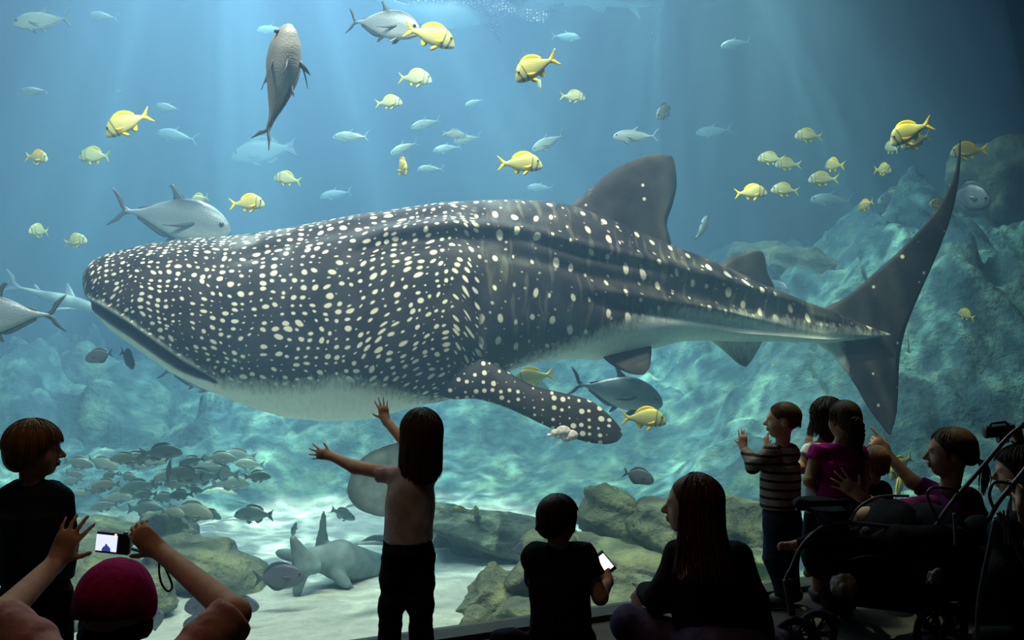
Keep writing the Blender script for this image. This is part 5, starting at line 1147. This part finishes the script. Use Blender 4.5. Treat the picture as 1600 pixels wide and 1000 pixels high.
# ---- small boy kneeling with a lit phone
def kneeling_boy():
    Y = 3.75; P = lambda x, y, dy=0.0: at(x, y, Y+dy); foot = P(875, 900); foot.z = 0
    t = thing('person', foot, 'small boy in a black t-shirt kneeling with a lit phone in his hands', 'person')
    s = .178; c = P(873, 812); f = (.62, .78, -.12); hp, L, R = head_prims(c, f, s)
    sr = P(909, 868, .02); er = P(938, 933, -.02); w = P(951, 908, .10)
    sl = P(838, 872, .0); e2 = P(845, 935, .16); w2 = P(915, 905, .22)
    body = hp + [cap(L(0, -.10, -.25), P(873, 855), .034, .038), cap(sl, sr, .042), ell(P(875, 910), (.10, .075, .13)), ell(P(877, 985), (.105, .085, .10)), cap(P(855, 1000), P(850, 1040, .22), .06, .05), cap(P(850, 1040, .22), P(790, 1010, -.05), .045, .03), cap(P(900, 1000), P(905, 1045, .22), .06, .05), cap(P(905, 1045, .22), P(900, 1060, -.05), .042, .03), cap(sr, er, .034, .030), cap(er, w, .028, .019), cap(sl, e2, .034, .03), cap(e2, w2, .028, .019)]
    body += hand(w, (-.25, .2, .75), (-.75, .3, .2), .105, (26, 30, 34, 36), 6, (-.6, .2, -.1), 20) + hand(w2, (.6, .1, .5), (.1, .3, 1), .105, (30, 34, 34, 36), 6)
    solid('body', body, S_warm, t, vox=.0048, k=.013); eyes(t, L, R, s)
    solid('black_t_shirt', [cap(sl, sr, .055), ell(P(875, 915), (.115, .092, .16)), tub(P(875, 900), P(876, 1000), .11, .12), tub(sr.lerp(er, -.15), sr.lerp(er, .55), .050, .052), tub(sl.lerp(e2, -.15), sl.lerp(e2, .55), .050, .052)], cloth('black_jersey', (.012, .012, .014)), t, vox=.0065, k=.022, fold=.007)
    solid('shorts', [ell(P(877, 1005), (.125, .10, .10)), cap(P(855, 1000), P(850, 1040, .2), .075, .06), cap(P(900, 1000), P(905, 1045, .2), .075, .06), cap(P(850, 1035, .18), P(800, 1000, -.05), .06, .045), cap(P(820, 1015, .02), P(782, 1000, -.05), .052, .045)], cloth('navy_shorts', (.02, .018, .032)), t, vox=.008, k=.02, fold=.006)
    solid('hair', [ell(L(0, -.09, .13), Vector((.41, .48, .42))*s, R), ell(L(0, -.30, -.14), Vector((.33, .22, .26))*s, R), ('sub', ell(L(0, .46, -.22), Vector((.5, .46, .42))*s, R)), ('sub', ell(L(.42, -.02, -.12), Vector((.12, .14, .16))*s, R))], H_dark, t, vox=.005, k=.02)
    locks('hair_strands', H_dark, t, c, f, s, 340, (0, 360), None, lambda a: .18 if abs((a+180) % 360-180) < 70 else -.28, seed=20, thick=.014, rad=(.41, .49, .44), th0=(1, 70), tmax=108, flare=.05)
    ph = thing('phone', P(944, 880, .10), 'small phone with a glowing pale screen in the kneeling boy\'s hands', 'phone')
    Rp = Matrix.Rotation(math.radians(-38), 3, 'Y') @ Matrix.Rotation(math.radians(18), 3, 'X'); o = P(944, 880, .10)
    g = MB(); g.box(o, (.052, .010, .10), Rp); g.build('case', simple('phone_case', (.03, .03, .035), .4), ph, smooth=False, loc=ph.location)
    g = MB(); g.box(o+Rp @ Vector((0, -.0062, .004)), (.044, .0015, .074), Rp); g.build('screen', simple('phone_screen', (.1, .1, .1), .2, emit=(1.0, .82, .76), estr=1.6), ph, smooth=False, loc=ph.location)
kneeling_boy()

# ---- photographer in the pink cap
def photographer():
    Yh = 2.45; P = lambda x, y, dy=0.0: at(x, y, Yh+dy); foot = P(190, 1000); foot.z = 0
    t = thing('person', foot, 'seated person in a pink knitted cap raising a compact camera in both hands', 'person')
    s = .225; c = P(184, 948); f = (.05, 1, .12); hp, L, R = head_prims(c, f, s)
    cm = at(178, 848, 2.95)
    el1 = at(4, 962, 2.62); w1 = at(86, 880, 2.90); el2 = at(366, 958, 2.60); w2 = at(252, 862, 2.90)
    sh1 = P(100, 1065, .02); sh2 = P(272, 1060, .02)
    body = hp + [cap(L(0, -.08, -.25), P(186, 1050), .05, .055), cap(sh1, sh2, .06), ell(P(186, 1140), (.18, .13, .20)), ell(P(186, 1290), (.18, .16, .16)), cap(P(160, 1310), P(100, 1290, .40), .08, .06), cap(P(100, 1290, .4), P(200, 1330, .5), .055, .04), cap(P(215, 1310), P(275, 1290, .40), .08, .06), cap(P(275, 1290, .4), P(180, 1335, .62), .055, .04),
        cap(sh1, el1, .05, .042), cap(el1, w1, .041, .027), cap(sh2, el2, .05, .042), cap(el2, w2, .041, .027)]
    body += hand(w1, (.42, .10, .86), (.86, .1, -.25), .165, (16, 16, 18, 20), 16, (.3, .9, .1), 12, .9)
    body += hand(w2, (-.72, .10, .55), (-.35, -.1, -.85), .165, (46, 40, 40, 42), 6, (-.45, .25, -.75), 18, .8)
    solid('body', body, S_warm, t, vox=.0062, k=.016); eyes(t, L, R, s)
    solid('blouse', [cap(sh1, sh2, .075), ell(P(186, 1150), (.20, .15, .23)), ell(P(186, 1250), (.19, .16, .18)), cap(sh1, sh1.lerp(el1, .6), .064, .062), tub(sh1.lerp(el1, .5), sh1.lerp(el1, .97), .062, .060), cap(sh2, sh2.lerp(el2, .6), .064, .062), tub(sh2.lerp(el2, .5), sh2.lerp(el2, .97), .062, .060)], cloth('rose_blouse', (.42, .22, .20)), t, vox=.008, k=.025, fold=.008, fscale=12)
    solid('trousers', [ell(P(186, 1300), (.19, .17, .14)), cap(P(160, 1310), P(100, 1292, .40), .092, .07), cap(P(100, 1292, .4), P(200, 1332, .5), .066, .05), cap(P(215, 1310), P(275, 1292, .40), .092, .07), cap(P(275, 1292, .4), P(180, 1337, .62), .066, .05)], cloth('dark_trousers', (.016, .016, .024)), t, vox=.010, k=.025)
    capm = cloth('pink_knit', (.32, .010, .10))
    solid('knitted_cap', [ell(L(0, -.06, .12), Vector((.405, .475, .43))*s, R), ell(L(0, -.06, -.02), Vector((.42, .48, .34))*s, R)], capm, t, vox=.005, k=.02, cuts=[(L(0, 0, -.12), tuple(-(R @ Vector((0, .35, 1)))))], fold=.002, fscale=30)
    solid('hair', [ell(L(0, -.28, -.22), Vector((.33, .20, .22))*s, R), ell(L(.33, -.08, -.18), Vector((.07, .14, .14))*s, R), ell(L(-.33, -.08, -.18), Vector((.07, .14, .14))*s, R)], H_dark, t, vox=.006, k=.02, fold=.003, fscale=40)
    v = thing('compact_camera', cm, 'compact camera with a bright screen held up by the person in the pink cap', 'camera')
    mb = simple('compact_camera_body', (.02, .02, .03), .35, .1, 30); Rc = Matrix.Rotation(math.radians(6), 3, 'Y')
    o = cm; g = MB(); g.box(o, (.100, .024, .062), Rc); b_ = g.build('body', mb, v, smooth=False, loc=v.location)
    bv = b_.modifiers.new('Bevel', 'BEVEL'); bv.width = .004; bv.segments = 2
    g = MB(); g.box(o+Rc @ Vector((-.017, -.0125, 0)), (.062, .002, .048), Rc); g.build('screen', screen_mat(), v, smooth=False, loc=v.location)
    g = MB(); g.tube([o+Rc @ Vector((0, .01, 0)), o+Rc @ Vector((0, .032, 0))], [.024, .021], 20); g.build('lens', mb, v, loc=v.location)
    g = MB(); g.tube([o+Rc @ Vector((.032, 0, .030)), o+Rc @ Vector((.032, 0, .036))], .007, 12); g.build('shutter_button', simple('metal_button', (.5, .5, .5), .3, metal=.8), v, loc=v.location)
    g = MB(); g.box(o+Rc @ Vector((.008, -.012, .026)), (.006, .003, .006), Rc); g.build('focus_light', simple('orange_light', (.4, .1, .03), .3, emit=(1, .35, .15), estr=3.0), v, smooth=False, loc=v.location)
    pts = smooth_curve([at(206, 858, 2.93), at(232, 866, 2.9), at(247, 872, 2.88), at(249, 898, 2.87), at(254, 915, 2.87), at(263, 924, 2.87), at(269, 916, 2.87), at(263, 898, 2.87), at(252, 874, 2.88)], 40)
    g = MB(); g.tube(pts, .0032, 8); g.build('wrist_strap', simple('strap_cord', (.02, .035, .045), .7), v, loc=v.location)
def screen_mat():
    # a lit display showing the bright tank with the girl's dark shape at the bottom
    m, nt, b, out = mat('camera_screen'); tc = nd(nt, 'TexCoord'); s = nd(nt, 'SeparateXYZ'); lk(nt, tc.outputs['Object'], s.inputs[0]); x, z = s.outputs['X'], s.outputs['Z']
    dx = math_(nt, 'ABSOLUTE', math_(nt, 'ADD', x, .018)); n = nd(nt, 'TexNoise', Scale=160.0); lk(nt, tc.outputs['Object'], n.inputs['Vector'])
    h = math_(nt, 'ADD', math_(nt, 'SUBTRACT', -.004, math_(nt, 'MULTIPLY', dx, 1.1)), math_(nt, 'MULTIPLY', n.outputs['Fac'], .008))
    f = math_(nt, 'MULTIPLY', math_(nt, 'LESS_THAN', z, h), math_(nt, 'LESS_THAN', dx, .013))
    c = mixc(nt, f, (.78, .82, 1.0), (.03, .05, .25)); b.inputs['Base Color'].default_value = (.02, .02, .02, 1); lk(nt, c, b.inputs['Emission Color']); b.inputs['Emission Strength'].default_value = 1.05; return m
photographer()
# ================================================================= strollers
M_fab = cloth('stroller_fabric', (.012, .012, .014)); M_alu = simple('stroller_tube', (.10, .10, .11), .35, .1, 30, metal=.7); M_rub = simple('tyre_rubber', (.02, .02, .02), .8, .2, 30); M_pls = simple('wheel_plastic', (.06, .06, .065), .5, .1, 20)
def wheel(parent, c, r, ax=(0.25, -1, 0), w=.035):
    c = Vector(c); a = Vector(ax).normalized(); u = Vector((0, 0, 1)); v = a.cross(u).normalized()
    g = MB(); g.tube([c+(u*math.sin(t)+v*math.cos(t))*(r-.014) for t in np.linspace(0, 2*math.pi, 33)], .015, 8, caps=False); wh = g.build('wheel', M_rub, parent, loc=parent.location)
    g = MB(); g.tube([c+(u*math.sin(t)+v*math.cos(t))*(r-.028) for t in np.linspace(0, 2*math.pi, 33)], .007, 6, caps=False)
    for k in range(6):
        t = k*math.pi/3; d = u*math.sin(t)+v*math.cos(t); e = u*math.sin(t+.28)+v*math.cos(t+.28); g.tube([c+d*.015, c+d*(r-.03)], [.010, .007], 6); g.tube([c+e*.015, c+e*(r-.03)], [.008, .005], 6)
    g.tube([c-a*w*.5, c+a*w*.5], .02, 12); rim = g.build('rim', M_pls, wh, loc=None)
    rim.location = (0, 0, 0)
    V = np.array([v_.co[:] for v_ in rim.data.vertices])-np.array(parent.location); 
    for v_, q in zip(rim.data.vertices, V): v_.co = q
    rim.data.update(); return wh
def stroller_front():
    Y = 4.16; P = lambda x, y, dy=0.0: at(x, y, Y+dy); foot = P(1400, 900); foot.z = 0
    t = thing('stroller', foot, 'large black tandem stroller with bent tube frame and round grey badge', 'stroller')
    L = t.location
    def tubep(name, pts, r, m=M_alu, n=24, dy=0.0):
        g = MB(); g.tube(smooth_curve(pts, n), r, 10); return g.build(name, m, t, loc=L)
    zf = P(1400, 900)
    for dy in (0.0, .36):
        tubep('frame_tube', [P(1228, 905, dy), P(1238, 885, dy), P(1252, 855, dy), P(1278, 828, dy), P(1310, 817, dy), P(1350, 819, dy), P(1400, 825, dy), P(1440, 832, dy)], .0095)
        tubep('frame_tube', [P(1352, 832, dy), P(1380, 862, dy), P(1408, 900, dy), P(1450, 962, dy)], .009)
        tubep('handle_bar', [P(1430, 880, dy), P(1455, 835, dy), P(1476, 800, dy), P(1500, 770, dy), P(1540, 724, dy), P(1575, 683, dy), P(1600, 664, dy)], .0095)
        tubep('side_loop', [P(1467, 818, dy), P(1456, 792, dy), P(1449, 772, dy), P(1456, 763, dy), P(1470, 762, dy), P(1496, 767, dy), P(1488, 782, dy), P(1467, 818, dy)], .006)
    tubep('front_fork', [P(1228, 905), P(1232, 930), P(1238, 962)], .014, M_pls, 10)
    tubep('front_fork', [P(1232, 905, .36), P(1234, 930, .36), P(1238, 955, .36)], .014, M_pls, 10)
    tubep('cross_bar', [P(1600, 664), P(1603, 662, .18), P(1600, 664, .36)], .012, M_rub, 10)
    for x, dy in ((1240, -.04), (1275, .06), (1470, -.02), (1470, .38)):
        r = .10 if x < 1300 else .13; q = P(x, 900, dy); q.z = r+.002; wheel(t, q, r)
    # footwell, seats and hoods in black cloth
    def shell(name, c, r, cuts, m=M_fab, th=.028):
        solid(name, [ell(c, r), ('sub', ell(c, (r[0]-th, r[1]-th, r[2]-th)))], m, t, vox=.010, k=.004, cuts=cuts, fold=.004, loc=L)
    solid('seat', [cap(P(1290, 870, .1), P(1290, 870, .28), .10), cap(P(1340, 865, .1), P(1340, 865, .28), .10), cap(P(1385, 835, .1), P(1385, 835, .28), .07)], M_fab, t, vox=.010, k=.05, loc=L, fold=.006)
    solid('seat', [cap(P(1430, 870, .1), P(1430, 870, .28), .11), cap(P(1490, 880, .1), P(1490, 880, .28), .12), cap(P(1530, 830, .1), P(1530, 830, .28), .07)], M_fab, t, vox=.010, k=.05, loc=L, fold=.006)
    solid('fabric_side', [cap(P(1270, 850, 0), P(1400, 850, 0), .035), cap(P(1300, 880, 0), P(1440, 890, 0), .06), cap(P(1310, 915, 0), P(1450, 930, 0), .05), cap(P(1400, 850, 0), P(1490, 850, 0), .08), cap(P(1450, 890, 0), P(1540, 900, 0), .12)], M_fab, t, vox=.010, k=.05, loc=L, fold=.008)
    shell('hood', P(1395, 835, .18), (.17, .20, .15), [(P(1395, 832, .25), (0, 0, -1)), (P(1400, 800, .25), (.9, 0, -.55))])
    shell('hood', P(1455, 830, .18), (.14, .20, .12), [(P(1455, 830, .18), (0, 0, -1)), (P(1500, 800, .25), (.9, 0, -.2))])
    tubep('hood_bow', [P(1328, 815, -.02), P(1340, 795, -.02), P(1362, 780, -.02), P(1385, 775, -.02), P(1420, 775, -.02)], .0055, simple('hood_piping', (.20, .19, .12), .6))
    # tray across the front
    solid('snack_tray', [cap(P(1250, 788), P(1250, 788, .36), .022), cap(P(1250, 788), P(1320, 785), .014), cap(P(1250, 788, .36), P(1320, 785, .36), .014), cap(P(1320, 785), P(1320, 785, .36), .014), ell(P(1285, 788, .18), (.12, .19, .012))], M_fab, t, vox=.007, k=.02, loc=L)
    tubep('tray_bracket', [P(1244, 795), P(1262, 796), P(1278, 806), P(1290, 822)], .008)
    solid('storage_basket', [cap(P(1300, 925, .1), P(1430, 940, .1), .05), cap(P(1300, 925, .28), P(1430, 940, .28), .05), ('sub', cap(P(1310, 910, .19), P(1430, 915, .19), .06))], M_fab, t, vox=.010, k=.03, loc=L)
    tubep('cable', [P(1310, 870, -.07), P(1330, 874, -.07), P(1345, 870, -.07), P(1362, 869, -.07), P(1385, 873, -.07)], .003)
    tubep('strap', [P(1491, 802, -.13), P(1492, 822, -.13), P(1493, 853, -.13)], .007, simple('grey_webbing', (.16, .16, .16), .8))
    # badge: grey disc with a dark wavy emblem
    Rb = Vector((.0, -1, 0)); c = P(1353, 832, -.045); g = MB(); g.tube([c, c+Rb*.006], .024, 28); bd = g.build('badge', simple('badge_grey', (.30, .34, .38), .36), t, loc=L)
    g = MB(); 
    for zz, k in ((.004, 1), (-.006, -1)): g.tube([c+Rb*.008+Vector((x, 0, zz+.003*math.sin(x*260)*k)) for x in np.linspace(-.015, .015, 12)], .0024, 6)
    o = g.build('emblem', simple('badge_ink', (.01, .012, .02), .6), bd, loc=None)
    for v_ in o.data.vertices: v_.co = v_.co-Vector(L)
    b = thing('baby_placeholder', (0, 0, 0)); bpy.data.objects.remove(b)
    return t
stroller_front()
def baby():
    Y = 4.34; P = lambda x, y, dy=0.0: at(x, y, Y+dy); root = P(1330, 862)
    t = thing('person', root, 'baby in the stroller, one bare fist stretched out over the front bar', 'person')
    w = P(1234, 853, -.1); s = .15; c = P(1352, 818); hp, L, R = head_prims(c, (-.9, -.1, .1), s)
    solid('body', hp+[cap(L(0, -.05, -.2), P(1350, 845), .03, .05), ell(P(1335, 860), (.10, .08, .08)), cap(P(1325, 845, -.06), P(1275, 842, -.1), .027, .024), cap(P(1275, 842, -.1), w, .023, .018), cap(P(1325, 850, .08), P(1290, 862, .1), .027, .023), cap(P(1290, 862, .1), P(1262, 858, .1), .022, .016), cap(P(1330, 872, -.04), P(1275, 866, -.04), .04, .03), cap(P(1275, 866, -.04), P(1262, 895, -.04), .028, .02), cap(P(1330, 872, .06), P(1275, 868, .06), .04, .03), cap(P(1275, 868, .06), P(1264, 895, .06), .028, .02)]
          + hand(w, (-1, 0, .05), (0, -.5, .8), .085, (62, 64, 64, 66), 4, (0, .3, -1), 40) + hand(P(1262, 858, .1), (-1, 0, -.1), (0, -.5, .8), .08, (30, 30, 30, 30)), S_pale, t, vox=.0048, k=.012)
    solid('romper', [ell(P(1336, 860), (.11, .09, .09)), cap(P(1325, 845, -.06), P(1275, 842, -.1), .036, .032), tub(P(1278, 842, -.1), P(1244, 851, -.1), .031, .025), cap(P(1325, 850, .08), P(1290, 862, .1), .035, .03), cap(P(1330, 872, -.04), P(1277, 867, -.04), .05, .04), cap(P(1330, 872, .06), P(1277, 869, .06), .05, .04)], cloth('dark_romper', (.02, .02, .035)), t, vox=.007, k=.02, fold=.004)
    eyes(t, L, R, s)
baby()
def bag(px, py, Y, w, h, label, name, col, seed):
    g = solid(name, [ell(at(px, py, Y), (w, w*.8, h)), ell(at(px+6, py-8, Y), (w*.6, w*.6, h*.8)), ell(at(px-8, py+6, Y-.03), (w*.6, w*.5, h*.6))], simple(name+'_plastic', col, .5, .2, 20), None, vox=.006, k=.015, fold=.02, fscale=22+seed, loc=at(px, py, Y)); tag(g, label, 'bag')
bag(1318, 915, 4.02, .05, .045, 'crumpled white plastic bag in the basket of the front stroller', 'plastic_bag', (.20, .19, .16), 1)
bag(1460, 905, 3.95, .028, .025, 'small crumpled pale bag under the front stroller\'s handle', 'paper_bag', (.12, .11, .09), 5)
def stroller_back():
    Y = 3.55; P = lambda x, y, dy=0.0: at(x, y, Y+dy); foot = P(1580, 900); foot.z = 0
    t = thing('stroller', foot, 'second black stroller cut off by the right edge, its curved handle over the first', 'stroller'); L = t.location
    def tubep(name, pts, r, m=M_alu, n=24):
        g = MB(); g.tube(smooth_curve(pts, n), r, 9); return g.build(name, m, t, loc=L)
    for dy in (0.0, .42):
        tubep('handle_bar', [P(1545, 812, dy), P(1560, 785, dy), P(1580, 760, dy), P(1602, 733, dy), P(1625, 700, dy)], .009)
        tubep('side_loop', [P(1553, 795, dy), P(1546, 775, dy), P(1550, 758, dy), P(1560, 753, dy), P(1582, 757, dy), P(1585, 764, dy)], .006)
        tubep('frame_tube', [P(1555, 812, dy), P(1545, 860, dy), P(1530, 940, dy), P(1525, 1050, dy)], .009)
        tubep('frame_tube', [P(1560, 800, dy), P(1620, 930, dy), P(1650, 1070, dy)], .009)
        q = P(1525, 900, dy); q.z = .092; wheel(t, q, .09); q = P(1655, 900, dy); q.z = .112; wheel(t, q, .11)
    solid('seat', [cap(P(1580, 900, .1), P(1580, 900, .34), .10), cap(P(1620, 940, .1), P(1620, 940, .34), .12), cap(P(1570, 830, .1), P(1570, 830, .34), .06)], M_fab, t, vox=.011, k=.06, loc=L, fold=.007)
    solid('storage_basket', [cap(P(1540, 1000, .1), P(1640, 1000, .1), .05), cap(P(1540, 1000, .34), P(1640, 1000, .34), .05)], M_fab, t, vox=.012, k=.08, loc=L)
    for x in (1568, 1574): tubep('strap', [P(x, 797, -.03), P(x+1, 820, -.03), P(x+3, 852, -.03)], .004, simple('dark_webbing', (.10, .10, .10), .8))
stroller_back()
